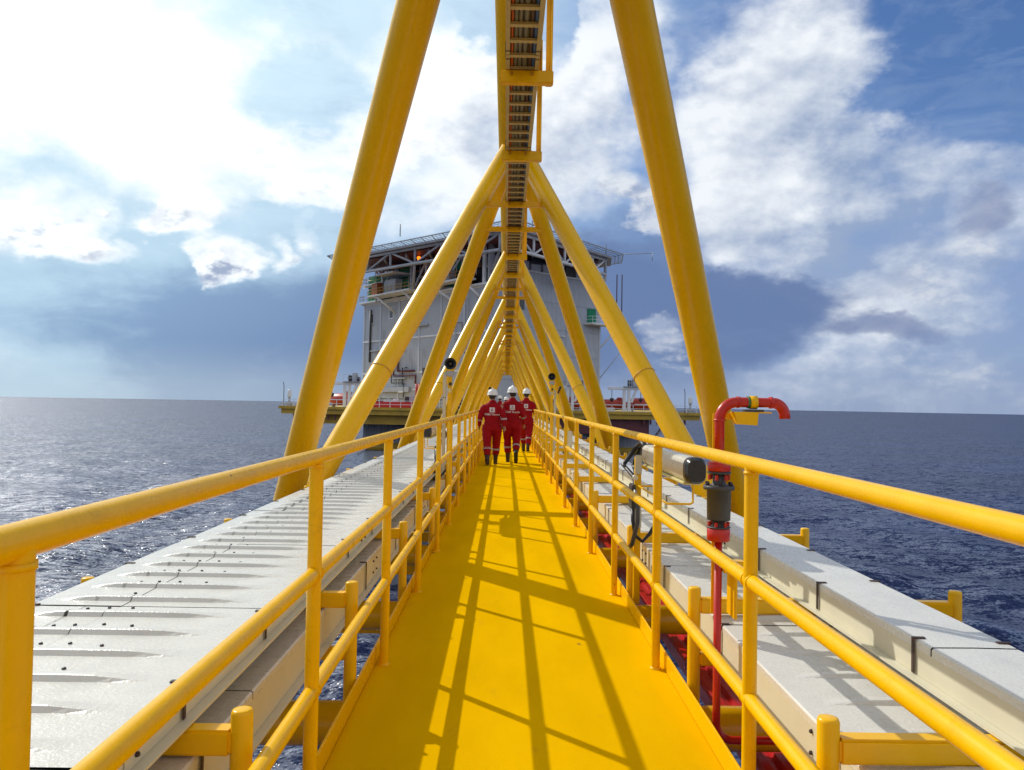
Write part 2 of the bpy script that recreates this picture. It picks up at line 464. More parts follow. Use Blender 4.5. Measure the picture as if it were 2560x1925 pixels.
def link(name, me, parent=None, loc=None):
    o = bpy.data.objects.new(name, me)
    COL.objects.link(o)
    if parent is not None:
        o.parent = parent
    if loc is not None:
        o.location = loc
    return o

def tag(o, label=None, cat=None, group=None, kind=None):
    if label:
        o['label'] = label
    if cat:
        o['category'] = cat
    if group:
        o['group'] = group
    if kind:
        o['kind'] = kind
    return o

def thing(name, label, cat, loc=(0, 0, 0), group=None, rz=0.0):
    o = bpy.data.objects.new(name, None)
    o.empty_display_size = 0.2
    COL.objects.link(o)
    o.location = loc
    o.rotation_euler = (0, 0, rz)
    return tag(o, label, cat, group)

def copy_part(src, parent, loc):
    o = src.copy()
    COL.objects.link(o)
    o.parent = parent
    o.location = loc
    return o

def arc(c, r, a0, a1, n, ax1, ax2):
    c, ax1, ax2 = Vector(c), Vector(ax1), Vector(ax2)
    return [c + (ax1 * math.cos(a0 + (a1 - a0) * i / n) + ax2 * math.sin(a0 + (a1 - a0) * i / n)) * r for i in range(n + 1)]

# ------------------------------------------------------------------ sea
SEA = -27.0
def sea_material():
    m = bpy.data.materials.new('sea_water')
    m.use_nodes = True
    t = m.node_tree
    t.nodes.clear()
    k = NT(t)
    pos = k.n('ShaderNodeNewGeometry').outputs['Position']
    p = k.n('ShaderNodeBsdfDiffuse', Roughness=0.0)
    gl = k.n('ShaderNodeBsdfGlossy', Roughness=0.10, Color=(0.92, 0.95, 1.0, 1))
    flat = k.vm('MULTIPLY', pos, (1.0, 1.0, 0.0))
    # wave facets: slopes from three sizes of noise added to the swell of the mesh
    def slope(sc, amp, det, st):
        v = k.noise(k.vm('MULTIPLY', flat, st), sc, det, 0.62, col=True)
        return k.vm('MULTIPLY', k.vm('SUBTRACT', v, (0.5, 0.5, 0.5)), (amp, amp, 0.0))
    sl_ = k.vm('ADD', k.vm('ADD', slope(0.075, 0.6, 4, (0.8, 1.2, 0)), slope(0.42, 2.2, 5, (0.8, 1.25, 0))), slope(2.3, 2.0, 3, (0.9, 1.1, 0)))
    gn = k.n('ShaderNodeNewGeometry').outputs['Normal']
    nrm = k.vm('NORMALIZE', k.vm('ADD', gn, sl_))
    s3 = k.noise(flat, 0.012, 3, 0.5)
    k.set(gl.inputs['Normal'], nrm)
    fr = k.n('ShaderNodeFresnel', IOR=1.33)
    k.set(fr.inputs['Normal'], nrm)
    patch = k.mr(s3, 0.35, 0.65, 0.8, 1.25)
    colr = k.mix(1.0, (0.0085, 0.016, 0.060, 1), k.n('ShaderNodeCombineColor', _0=patch, _1=patch, _2=patch).outputs[0], 'MULTIPLY')
    crest = k.m('MULTIPLY', k.ss(k.noise(flat, 0.035, 4, 0.55), 0.60, 0.70), k.ss(k.noise(k.vm('MULTIPLY', flat, (0.55, 1.5, 0)), 0.30, 7, 0.68), 0.60, 0.72))
    foam = k.m('MULTIPLY', crest, 0.75)
    colr = k.mix(foam, colr, (0.55, 0.60, 0.66, 1))
    k.set(p.inputs['Color'], colr)
    # a rough sea hides part of its mirror from a low eye, so the reflection levels off towards the horizon
    k.set(p.inputs['Normal'], nrm)
    gr = k.n('ShaderNodeBsdfGlossy', Roughness=0.46, Color=(0.92, 0.95, 1.0, 1))      # ripples too small to see singly
    k.set(gr.inputs['Normal'], nrm)
    gl = k.n('ShaderNodeMixShader', _0=0.46, _1=gl.outputs[0], _2=gr.outputs[0])
    fac = k.m('MULTIPLY', k.m('MULTIPLY', fr.outputs[0], 0.54), k.m('SUBTRACT', 1.0, foam))
    mx = k.n('ShaderNodeMixShader', _0=fac, _1=p.outputs[0], _2=gl.outputs[0])
    k.n('ShaderNodeOutputMaterial', Surface=mx.outputs[0])
    return m
MT['sea'] = sea_material()

def make_sea():
    na, nr = 1000, 330
    ang = np.linspace(0, 2 * np.pi, na, endpoint=False)
    rad = 4.0 * (42000 / 4.0) ** (np.linspace(0, 1, nr))
    A, Q = np.meshgrid(ang, rad)
    X, Y = Q * np.cos(A), Q * np.sin(A) + 20.0
    rng = np.random.RandomState(3)
    Z = np.zeros_like(X)
    cell = Q * np.log(42000 / 4.0) / nr
    for i in range(34):
        lam = 3.0 * (14.0 ** (i / 33.0))
        th = math.radians(205) + rng.normal(0, 0.55)
        kx, ky = math.cos(th) * 2 * np.pi / lam, math.sin(th) * 2 * np.pi / lam
        amp = 0.0088 * lam * (1.0 if lam < 22 else 0.7)
        fade = np.clip(lam / (3.2 * cell) - 0.6, 0, 1)
        s = np.sin(kx * X + ky * Y + rng.uniform(0, 6.28))
        Z += amp * fade * (1 - 2 * np.sqrt(np.clip((1 - s) / 2, 0, 1)) if i % 2 else s)
    Z += SEA - Q ** 2 / (2 * 6371000.0)
    V = np.stack([X, Y, Z], -1).reshape(-1, 3)
    V = np.vstack([V, [[0, 20, SEA]]])
    i = np.arange(nr - 1)[:, None] * na
    j = np.arange(na)[None, :]
    j2 = (j + 1) % na
    F = np.stack([i + j, i + na + j, i + na + j2, i + j2], -1).reshape(-1, 4)
    c = len(V) - 1
    tri = np.stack([np.full(na, c), np.arange(na), (np.arange(na) + 1) % na], -1)
    me = bpy.data.meshes.new('sea')
    nq, nt_ = len(F), len(tri)
    me.vertices.add(len(V))
    me.vertices.foreach_set('co', V.astype(np.float32).ravel())
    loops = np.concatenate([F.ravel(), tri.ravel()]).astype(np.int32)
    me.loops.add(len(loops))
    me.loops.foreach_set('vertex_index', loops)
    me.polygons.add(nq + nt_)
    starts = np.concatenate([np.arange(nq) * 4, nq * 4 + np.arange(nt_) * 3]).astype(np.int32)
    me.polygons.foreach_set('loop_start', starts)
    me.polygons.foreach_set('use_smooth', np.ones(nq + nt_, dtype=bool))
    me.update(calc_edges=True)
    me.validate()
    me.materials.append(MT['sea'])
    tag(link('sea', me), kind='structure')
make_sea()

# ------------------------------------------------------------------ bridge
PAN = 10.4
YB0, YA0 = 9.7, 4.5
Y0, Y1 = -7.0, 104.0
ZA, ZB, WB = 6.6, -0.6, 3.0
RD, RC = 0.165, 0.33

deck = MB()
deck.box(-0.765, 0.765, Y0, Y1, -0.012, 0.0)
dk = deck.build('walkway_deck', 'deck')
tag(dk, kind='structure')
for s in (-1, 1):
    b = MB()
    b.bbox(s * 0.773 - 0.006, s * 0.773 + 0.006, Y0, Y1, -0.05, 0.092, 0.004)
    b.build('toe_plate', 'yellow', dk)
    b = MB()
    b.box(s * 0.60 - 0.05, s * 0.60 + 0.05, Y0, Y1, -0.20, -0.014)
    b.build('deck_stringer', 'yellow', dk)

bridge = thing('truss_bridge', 'long yellow tubular truss bridge with triangular frame leading to the white platform', 'bridge', (0, 0, ZB))
def bp(o):                     # parts are written in world coordinates
    o.location = (o.location.x, o.location.y, o.location.z - ZB)
    return o
b = MB(); b.tube([(0, Y0, ZA), (0, Y1 - 3, ZA)], RC, 32); bp(b.build('top_chord', 'yellow', bridge))
for s in (-1, 1):
    b = MB(); b.tube([(s * WB, Y0, ZB), (s * WB, Y1, ZB)], 0.28, 28); bp(b.build('bottom_chord', 'yellow', bridge))
ka = range(-1, 10)
apex = [YA0 + PAN * k for k in range(-1, 10)]
base = [YB0 + PAN * k for k in range(-2, 10)]
for s in (-1, 1):
    for yb in base:
        for ya in (yb - PAN / 2, yb + PAN / 2):
            if ya < -6.5 or ya > 103:
                continue
            p0, p1 = Vector((s * WB, yb, ZB)), Vector((0, ya, ZA))
            d = (p1 - p0).normalized()
            q0, q1 = p0 + d * 0.1, p1 - d * (0.12)
            b = MB()
            b.tube([q0, q1], RD, 28, caps=False)
            dg = bp(b.build('diagonal_brace', 'yellow', bridge))
            if ya > yb and yb < 60:
                w = MB()
                c = p0 + d * ((p1 - p0).length * 0.34)
                w.tube([c - d * 0.014, c - d * 0.007, c + d * 0.007, c + d * 0.014], [RD - .002, RD + 0.008, RD + 0.008, RD - .002], 28, caps=False)
                w.build('weld_ring', 'yellow_weld', dg)
# brackets of the cable ladder: two hung under the chord and two between the diagonals for every bay
ZL = 5.08
brk = []
for ya in apex:
    for o_, kind in ((-1.0, 1), (1.0, 1), (3.9, 0), (6.6, 0)):
        y = ya + o_
        if -5 < y < 100:
            brk.append((y, kind))
for y, kind in brk:
    b = MB()
    if kind:
        b.bbox(-0.60, 0.60, y - 0.035, y + 0.035, ZL - 0.10, ZL, 0.008)
        bp(b.build('ladder_bracket', 'yellow', bridge))
    else:
        b.bbox(-0.22, 0.365, y - 0.05, y + 0.05, ZL - 0.14, ZL, 0.008)
        o = bp(b.build('ladder_bracket', 'yellow', bridge))
        h = MB()
        h.bbox(0.283, 0.352, y + 0.052, y + 0.075, ZL - 0.135, ZA + 0.12, 0.004)
        h.bbox(0.335, 0.352, y - 0.06, y + 0.051, ZL - 0.02, ZA + 0.12, 0.004)
        h.build('hanger', 'yellow', o)
    bt = MB()
    for x in (-0.10, 0.13):
        bt.tube([(x, y - (0.05 if not kind else 0.035) - 0.012, ZL - 0.05), (x, y, ZL - 0.05)], 0.011, 8)
        bt.bbox(x - 0.018, x + 0.018, y - 0.056, y - 0.0355 if kind else y - 0.0505, ZL - 0.065, ZL - 0.02, 0.002)
    bp(bt.build('bolt_pair', 'yellow_weld', bridge))

# frames that carry the trays: posts on both sides of the walkway, arm across the trays, transom tube under the deck
FR = [-4.5, -2.5, -0.5, 2.13, 3.63, 5.45, 7.6, 9.6]
while FR[-1] < 100:
    FR.append(FR[-1] + 2.0)
XI, XO = 0.81, 2.05
for y in FR:
    near = y < 34
    tr = MB()
    tr.tube([(-WB, y + 0.02, -0.125), (WB, y + 0.02, -0.125)], 0.10, 18 if near else 10)
    fr = bp(tr.build('transom', 'yellow', bridge))
    lb = MB()
    lb.box(-WB, WB, y + 0.90, y + 1.0, -0.52, -0.40)
    bp(lb.build('cross_beam', 'yellow', bridge))
    for s in (-1, 1):
        for x in (XI, XO):
            p = MB()
            prof = [(-0.40 - ZB, 0.03), (0.535 - ZB, 0.03), (0.543 - ZB, 0.027), (0.545 - ZB, 0.02), (0.545 - ZB, 0.0)]
            p.lathe((s * x, y, ZB), (0, 0, 1), prof, 16 if near else 8)
            bp(p.build('tray_post', 'yellow', fr)).location = (0, 0, 0)
        a = MB()
        x0, x1 = sorted((s * (XI + 0.022), s * (XO - 0.022)))
        a.bbox(x0, x1, y - 0.03, y + 0.03, 0.425, 0.495, 0.008)
        a.bbox(x0, x1, y - 0.028, y + 0.028, 0.18, 0.238, 0.008)
        g = a.build('tray_arm', 'yellow', fr)
        g.location = (0, 0, 0)

# ------------------------------------------------------------------ railings
RX, RR = 0.722, 0.0245
RH = (1.21, 0.822, 0.435)
PY0, PSP = 0.985, 1.556
for s, lab in ((-1, 'yellow pipe handrail on the left of the walkway, nearest the sunlit sea'), (1, 'yellow pipe handrail on the right of the walkway, beside the red standpipe')):
    rl = thing('handrail', lab, 'handrail', (s * RX, 0, 0))
    for nm, z in zip(('top_rail', 'middle_rail', 'lower_rail'), RH):
        b = MB()
        n = 60
        pts = [(0.0016 * math.sin(y * 0.9 + z * 5 + s), y, z + 0.002 * math.sin(y * 0.55 + z)) for y in np.linspace(Y0, Y1 - 1, n * 4)]
        b.tube(pts, RR, 20)
        b.build(nm, 'yellow_rail', rl)
    proto = None
    y = PY0 - 4 * PSP
    off = 0.0
    while y < Y1 - 1:
        if proto is None:
            b = MB()
            b.tube([(0, 0, 0), (0, 0, RH[0] - 0.006)], 0.0235, 18, caps=False)
            b.lathe((0, 0, 0), (0, 0, 1), [(0.0, 0.031), (0.006, 0.030), (0.010, 0.0236)], 18)
            proto = b.build('post', 'yellow_rail', rl, (0, y, 0))
            w = MB()
            for z in RH[1:]:
                for d in (-1, 1):
                    w.tube([(0, d * 0.022, z), (0, d * 0.030, z)], 0.0275, 16)
            for a, r2 in ((0.0, 0.0265),):
                w.tube([(0, 0, RH[0] - 0.034), (0, 0, RH[0] - 0.024)], 0.0262, 16)
            pw = tag(w.build('weld_collar', 'yellow_rail', proto), kind='stuff')
        else:
            o = copy_part(proto, rl, (random.uniform(-.001, .001), y, 0))
            if y < 26:
                copy_part(pw, o, (0, 0, 0))
        y += PSP

# ------------------------------------------------------------------ cable trays with lids
def lid_mesh(name, w, L, ribs, flip=1, smooth_lid=False, bolts=True, lowres=False):
    """one lid, x from 0 (seam) to w (outer edge) with pressed ribs that taper off towards the edge"""
    b = MB()
    if smooth_lid:
        xs = [0.0, 0.004, w * 0.5, w - 0.006, w]
        zs = [-0.004, 0.0, 0.0015, 0.0, -0.006]
        ys = [0.004, L * 0.5, L - 0.004]
        vs = [(flip * x, y, z) for y in ys for x, z in zip(xs, zs)]
        n = len(xs)
        fs = [((j * n + i), (j * n + i + 1), ((j + 1) * n + i + 1), ((j + 1) * n + i)) for j in range(len(ys) - 1) for i in range(n - 1)]
        if flip < 0:
            fs = [tuple(reversed(f)) for f in fs]
        b.add(vs, fs, 0)
        vs2 = [(flip * w, y, z) for y in (0.004, L - 0.004) for z in (-0.006, -0.030)]
        b.add(vs2, [(0, 1, 3, 2)], 0)
    else:
        P = L / ribs
        ys, hs = [0.005], [0.0]
        for i in range(ribs):
            y0 = (i + 0.5) * P
            for dy, h in ((-0.034, 0), (-0.022, 0.9), (-0.017, 1.0), (0.004, 0.97), (0.034, 0.2), (0.046, 0.0)):
                ys.append(y0 + dy); hs.append(h)
        ys.append(L - 0.005); hs.append(0.0)
        RHT = 0.0160
        e_ = min(0.10, w * 0.2)
        tx = [(0.0, 1), (w * 0.40, 1), (w - 3.2 * e_, 1), (w - 2.5 * e_, .9), (w - 2.0 * e_, 0.62), (w - 1.5 * e_, 0.28), (w - 1.1 * e_, 0.06), (w - 0.9 * e_, 0), (w - 0.006, 0), (w, 0)]
        n = len(tx)
        vs = []
        for y, h in zip(ys, hs):
            for i, (x, t) in enumerate(tx):
                z = h * t * RHT - (0.006 if i == n - 1 else 0.0)
                vs.append((flip * x, y, z))
        fs = [((j * n + i), (j * n + i + 1), ((j + 1) * n + i + 1), ((j + 1) * n + i)) for j in range(len(ys) - 1) for i in range(n - 1)]
        # end turndown and edge lip
        o = len(vs)
        if flip < 0:
            fs = [tuple(reversed(f)) for f in fs]
        b.add(vs, fs, 0)
        vs2 = [(flip * w, y, z) for y in (0.005, L - 0.005) for z in (-0.006, -0.028)]
        b.add(vs2, [(0, 1, 3, 2)], 0)
        if bolts:
            rr = random.Random(int(w * 1000) + ribs + flip)
            for i in range(ribs):
                y0 = (i + 0.5) * P + P * 0.36
                for x, dy in ((w * 0.10, 0), (w * 0.30, -0.01), (w * 0.19, -0.05)):
                    if rr.random() < 0.12:
                        continue
                    xx, yy = flip * (x + rr.uniform(-.006, .006)), y0 + dy + rr.uniform(-.006, .006)
                    b.lathe((xx, yy, -0.001), (0, 0, 1), [(0, 0.0066), (0.006, 0.006), (0.007, 0.0)], 6, 1, False)
    return b

def build_tray(label, x0, x1, zt, zb, lidlen, ribs, seam=None, ys=Y0, ye=Y1 - 2, inner=1, smooth_lid=False, bolts=True, strap_sp=0.75, strap_off=0.2, detail_to=30, jig=0.0):
    """x0..x1 across, lid at zt, bottom zb, inner = side that faces the walkway (+1: larger x)"""
    root = thing('cable_tray', label, 'cable tray', ((x0 + x1) / 2, ys, zb))
    ox, oz = (x0 + x1) / 2, zb
    xi = x1 if inner > 0 else x0
    # trough of side panels (3 m pieces) and bottom
    t = MB()
    t.box(x0 - ox + 0.006, x1 - ox - 0.006, 0, ye - ys, 0.0, 0.008)
    t.build('bottom_plate', 'cream_side', root)
    for x in (x0, x1):
        yy = ys
        side_in = abs(x - xi) < 1e-6
        sgn = 1 if x == x1 else -1
        while yy < ye:
            L = min(3.0, ye - yy)
            p = MB()
            xa, xb = sorted((x - ox - sgn * 0.012, x - ox - sgn * 0.004))
            p.box(xa, xb, yy - ys + 0.004, yy - ys + L - 0.004, 0.009, zt - zb - 0.0295)
            if yy < detail_to and side_in:
                xe = x - ox - sgn * 0.0038
                for dy in (0.06, L - 0.06):
                    for dz in (0.3, 0.72):
                        p.lathe((xe, yy - ys + dy, (zt - zb) * dz), (sgn, 0, 0), [(0, 0.0075), (0.006, 0.007), (0.009, 0.004), (0.010, 0)], 6, 1, False)
            if side_in:                          # flange at the foot
                fa, fb = sorted((x - ox + sgn * 0.028, x - ox - sgn * 0.004))
                p.box(fa, fb, yy - ys + 0.004, yy - ys + L - 0.004, 0.0, 0.0085)
            p.build('side_panel', ['cream_side', 'strap'], root)
            yy += L
    # black fill paints the shade inside, so that the joints read as gaps
    g = MB()
    g.box(x0 - ox + 0.014, x1 - ox - 0.014, 0.01, ye - ys - 0.01, 0.012, zt - zb - 0.012)
    g.build('dark_fill', 'gap', root)
    # lids
    halves = [(x0, x1)] if seam is None else [(x0, seam), (seam, x1)]
    far = MB()
    for hi, (a, c_) in enumerate(halves):
        w = c_ - a - 0.003
        # the free edge lies away from the seam; a single lid has its plain edge towards the walkway
        if seam is None:
            flip, xs = (1, a) if inner > 0 else (-1, c_)
        else:
            flip, xs = (-1, c_ - 0.0015) if hi == 0 else (1, a + 0.0015)
        src = lid_mesh('lid', w, lidlen, ribs, flip, smooth_lid, bolts)
        far_src = lid_mesh('lid', w, lidlen, ribs, flip, smooth_lid, False)
        first = None
        yy = ys + (0.0 if hi == 0 else jig)
        while yy + lidlen < ye + 0.01:
            if yy < detail_to:
                if first is None:
                    first = src.build('lid', ['cream', 'bolt'], root, (xs - ox, yy - ys, zt - zb))
                else:
                    o = copy_part(first, root, (xs - ox, yy - ys, zt - zb + random.uniform(-.0015, .001)))
                    o.rotation_euler = (random.uniform(-.0006, .0006), 0, random.uniform(-.0006, .0006))
            else:
                far.add([(v[0] + xs - ox, v[1] + yy - ys, v[2] + zt - zb) for v in far_src.v], far_src.f)
            yy += lidlen
    tag(far.build('far_lids', 'cream', root), kind='stuff')
    # steel straps over the inner and outer edge
    for x in (x0, x1):
        sgn = 1 if x == x1 else -1
        proto = None
        yy = ys + strap_off
        while yy < min(ye, detail_to):
            if proto is None:
                p = MB()
                e = sgn * 0.0035
                p.bar((-sgn * 0.036, 0, 0.0035), (e, 0, 0.0035), 0.015, 0.004)
                xa, xb = sorted((0.0 + e - sgn * 0.002, e + sgn * 0.002))
                p.box(xa, xb, -0.0075, 0.0075, -(zt - zb) + 0.012, 0.0055)
                proto = p.build('strap', 'strap', root, (x - ox, yy - ys, zt - zb))
            else:
                copy_part(proto, root, (x - ox, yy - ys + random.uniform(-.05, .05), zt - zb))
            yy += strap_sp
    return root


ZD = 1.40
build_tray('wide cream cable tray with ribbed lids running left of the walkway, upper of two', -1.874, -0.977, 0.61, 0.499, 1.26, 6, seam=-1.53, ys=-7.2 + 0.02, inner=1, strap_off=0.32, jig=0.0)
build_tray('lower cream cable tray in shade under the wide ribbed tray on the left', -1.82, -0.93, 0.415, 0.245, 2.4, 1, seam=None, ys=-7.0, inner=1, smooth_lid=True, strap_sp=1.25, strap_off=0.4, detail_to=20)
build_tray('narrow cream cable tray with smooth lid on the right, nearest the open sea', 1.30, 1.59, 0.625, 0.499, 2.4, 1, seam=None, ys=-7.1, inner=-1, smooth_lid=True, strap_sp=0.8, strap_off=0.1)
build_tray('cream cable tray with ribbed lids on the right, below the narrow smooth one', 0.895, 1.66, 0.412, 0.25, 1.26, 5, seam=None, ys=-6.6, inner=-1, strap_sp=1.26, strap_off=0.0)

# red corrugated cover lower down on the right
rt = thing('red_tray', 'bright red corrugated cover running low on the right under the cream trays', 'cable tray', (1.40, Y0, -0.27))
pos_y = Y0
while pos_y < Y1 - 3:
    b = MB()
    L = 2.98
    xs, zs = [], []
    for i in range(6):
        for dx, h in ((0.0, 0.0), (0.012, 0.022), (0.052, 0.022), (0.064, 0.0)):
            xs.append(-0.30 + i * 0.1 + dx); zs.append(h)
    xs.append(0.30); zs.append(0.0)
    vs = [(x, y, z) for y in (0.0, L) for x, z in zip(xs, zs)]
    n = len(xs)
    b.add(vs, [(i, i + 1, n + i + 1, n + i) for i in range(n - 1)])
    b.box(-0.302, -0.298, 0, L, -0.08, 0.0)
    b.box(0.298, 0.302, 0, L, -0.08, 0.0)
    b.build('cover_sheet', 'redtray', rt, (0, pos_y - Y0, 0))
    pos_y += 3.0

# ------------------------------------------------------------------ overhead cable ladder and its cables
lx0, lx1 = -0.165, 0.20
cl = thing('cable_ladder', 'cream overhead cable ladder hung below the yellow top chord', 'cable ladder', (0, Y0, ZL))
for x in (lx0, lx1):
    s = 1 if x > 0 else -1
    yy = Y0
    while yy < Y1 - 4:
        b = MB()
        xa, xb = sorted((x, x - s * 0.008))
        b.box(xa, xb, yy - Y0 + 0.006, yy - Y0 + 2.994, 0.002, 0.11)
        for z0 in (0.002, 0.102):
            xa, xb = sorted((x - s * 0.0082, x - s * 0.045))
            b.box(xa, xb, yy - Y0 + 0.006, yy - Y0 + 2.994, z0, z0 + 0.008)
        b.build('side_rail', 'cream_yellow_cast', cl)
        j = MB()
        xa, xb = sorted((x + s * 0.001, x + s * 0.006))
        j.box(xa, xb, yy - Y0 - 0.10, yy - Y0 + 0.10, 0.012, 0.10)
        xa, xb = sorted((x - s * 0.002, x - s * 0.044))
        j.box(xa, xb, yy - Y0 - 0.10, yy - Y0 - 0.085, -0.003, 0.0015)
        j.box(xa, xb, yy - Y0 + 0.085, yy - Y0 + 0.10, -0.003, 0.0015)
        j.build('splice_plate', 'strap', cl)
        yy += 3.0
proto = None
yy = Y0 + 0.2
while yy < Y1 - 4:
    if proto is None:
        b = MB()
        b.box(lx0 + 0.0085, lx1 - 0.0085, -0.03, 0.03, 0.012, 0.016)
        b.box(lx0 + 0.0085, lx1 - 0.0085, -0.03, -0.026, 0.0165, 0.040)
        b.box(lx0 + 0.0085, lx1 - 0.0085, 0.026, 0.03, 0.0165, 0.040)
        proto = b.build('rung', 'cream_yellow_cast', cl, (0, yy - Y0, 0))
    else:
        copy_part(proto, cl, (0, yy - Y0, 0))
    yy += 0.33
for x, r, m_, lab in ((-0.128, 0.012, 'orange_cable', 'thin orange cable at the left edge of the overhead ladder'),
                      (-0.098, 0.012, 'orange_cable', 'orange cable lying second from the left in the overhead ladder'),
                      (-0.060, 0.022, 'grey_cable', 'grey cable beside the orange cables in the overhead ladder'),
                      (-0.014, 0.022, 'grey_cable', 'grey cable in the middle of the overhead ladder'),
                      (0.042, 0.029, 'grey_cable', 'thickest grey cable in the overhead ladder'),
                      (0.096, 0.020, 'brown_cable', 'dark brown cable between the thick grey and the blue one overhead'),
                      (0.145, 0.025, 'blue_cable', 'blue cable at the right edge of the overhead ladder')):
    b = MB()
    rr = random.Random(int(x * 1000))
    pts = [(x + rr.uniform(-.003, .003), y, ZL + 0.042 + r) for y in np.arange(Y0, Y1 - 4, 0.66)]
    b.tube(pts, r, 10)
    tag(b.build('cable', m_), lab, 'cable')
# cover added over the ladder to put shade behind the cables
b = MB()
b.box(lx0, lx1, 0, Y1 - 4 - Y0, 0.112, 0.118)
b.build('cover', 'cream_yellow_cast', cl)

# ------------------------------------------------------------------ red standpipe with valve on the right
def standpipe():
    X, Yp = 0.822, 3.28
    root = thing('fire_standpipe', 'red gooseneck standpipe with dark grey valve outside the right handrail', 'standpipe', (X, Yp, -0.06))
    oz = 0.06
    def Z(z): return z + oz
    b = MB()
    r = 0.0165
    pts = [(0.62, 0, Z(-0.02))] + [tuple(p) for p in arc((0.07, 0, Z(0.05)), 0.07, -math.pi / 2, -math.pi, 8, (1, 0, 0), (0, 0, 1))] + [(0, 0, Z(0.828))]
    b.tube(pts, r, 16)
    b.build('lower_pipe', 'red', root)
    def flange(z0, z1, rad, nm, m):
        f = MB()
        f.lathe((0, 0, Z(z0)), (0, 0, 1), [(0, 0), (0, rad - .003), (.003, rad), (z1 - z0 - .003, rad), (z1 - z0, rad - .003), (z1 - z0, 0)], 24)
        return f.build(nm, m, root)
    flange(0.826, 0.880, 0.048, 'lower_flange', 'red')
    flange(0.881, 0.888, 0.0505, 'gasket_ring', 'darkgrey')
    n = MB(); n.lathe((0, 0, Z(0.888)), (0, 0, 1), [(0, 0.028), (0.012, 0.022), (0.024, 0.034), (0.028, 0.05)], 20)
    n.build('valve_neck', 'darkgrey', root)
    v = MB()
    v.lathe((0, 0, Z(0.914)), (0, 0, 1), [(0, 0.0), (0, 0.045), (0.004, 0.049), (0.130, 0.051), (0.131, 0.065), (0.147, 0.065), (0.149, 0.061), (0.151, 0.030), (0.175, 0.026), (0.200, 0.026), (0.200, 0)], 28)
    v.build('valve_body', 'darkgrey', root)
    for k in range(6):
        a = k * math.pi / 3 + 0.3
        t = MB(); t.lathe((0.056 * math.cos(a), 0.056 * math.sin(a), Z(1.0605)), (0, 0, 1), [(0, 0.009), (0.014, 0.009), (0.016, 0)], 6, 0, False)
        t.build('bolt', 'bolt', root)
    for k in range(6):
        a = k * math.pi / 3
        for z0, hh in ((1.086, 0.022), (0.8885, 0.018)):
            t = MB(); t.lathe((0.040 * math.cos(a), 0.040 * math.sin(a), Z(z0)), (0, 0, 1), [(0, 0.0075), (hh, 0.0075), (hh + .002, 0)], 6, 0, False)
            t.build('bolt', 'red', root)
    flange(1.112, 1.122, 0.0505, 'gasket_ring', 'darkgrey')
    flange(1.123, 1.162, 0.048, 'upper_flange', 'red')
    u = MB()
    c = (0.075, 0, Z(1.345))
    ex = 0.225
    pts = [(0, 0, Z(1.160)), (0, 0, Z(1.345))] + arc(c, 0.075, math.pi, math.pi / 2, 8, (1, 0, 0), (0, 0, 1))[1:]
    pts += [(ex, 0, Z(1.420))] + arc((ex, 0, Z(1.365)), 0.055, math.pi / 2, 0.12, 7, (1, 0, 0), (0, 0, 1))[1:]
    pts.append((ex + 0.0555, 0, Z(1.352)))
    rad = [0.0205] * 2 + [0.0225] * 8 + [0.0205] + [0.0235] * 7 + [0.0235]
    u.tube(pts, rad, 18)
    u.build('gooseneck', 'red', root)
    for p0, p1, rr in (((0.073, 0, Z(1.42)), (0.082, 0, Z(1.42)), 0.0255), ((0, 0, Z(1.338)), (0, 0, Z(1.346)), 0.0255), ((0.214, 0, Z(1.42)), (0.226, 0, Z(1.42)), 0.0258)):
        w = MB(); w.tube([p0, p1], rr, 18); w.build('weld_ring', 'red', root)
    # clamp and bracket below the gooseneck
    k = MB(); k.tube([(0.128, 0, Z(1.42)), (0.158, 0, Z(1.42))], 0.0290, 18); k.build('clamp', 'yellow_rail', root)
    k = MB(); k.tube([(0.118, 0, Z(1.42)), (0.1275, 0, Z(1.42))], 0.0262, 18); k.build('clamp_liner', 'green', root)
    k = MB(); k.bbox(0.105, 0.182, -0.03, 0.03, Z(1.380), Z(1.390), 0.002); k.build('clamp_foot', 'darkgrey', root)
    k = MB()
    k.add([(0.052, -0.030, Z(1.379)), (0.158, -0.030, Z(1.379)), (0.154, -0.030, Z(1.322)), (0.068, -0.030, Z(1.326)),
           (0.052, 0.030, Z(1.379)), (0.158, 0.030, Z(1.379)), (0.154, 0.030, Z(1.322)), (0.068, 0.030, Z(1.326))],
          [(0, 3, 2, 1), (4, 5, 6, 7), (0, 1, 5, 4), (1, 2, 6, 5), (2, 3, 7, 6), (3, 0, 4, 7)])
    k.bbox(0.159, 0.215, -0.030, 0.030, Z(1.374), Z(1.380), 0.001)
    k.build('pipe_bracket', 'yellow_rail', root)
    k = MB(); k.bbox(-0.014, 0.014, 0.050, 0.062, Z(0.50), Z(1.372), 0.003); k.bbox(0.0145, 0.150, 0.0305, 0.062, Z(1.345), Z(1.372), 0.003); k.build('support_post', 'yellow_rail', root)
    k = MB()
    k.bbox(0.02, 0.115, -0.02, 0.0365, Z(0.690), Z(0.740), 0.004)
    k.bbox(0.060, 0.072, -0.045, 0.075, Z(0.500), Z(0.7395), 0.003)
    k.build('lower_bracket', 'yellow_rail', root)
standpipe()

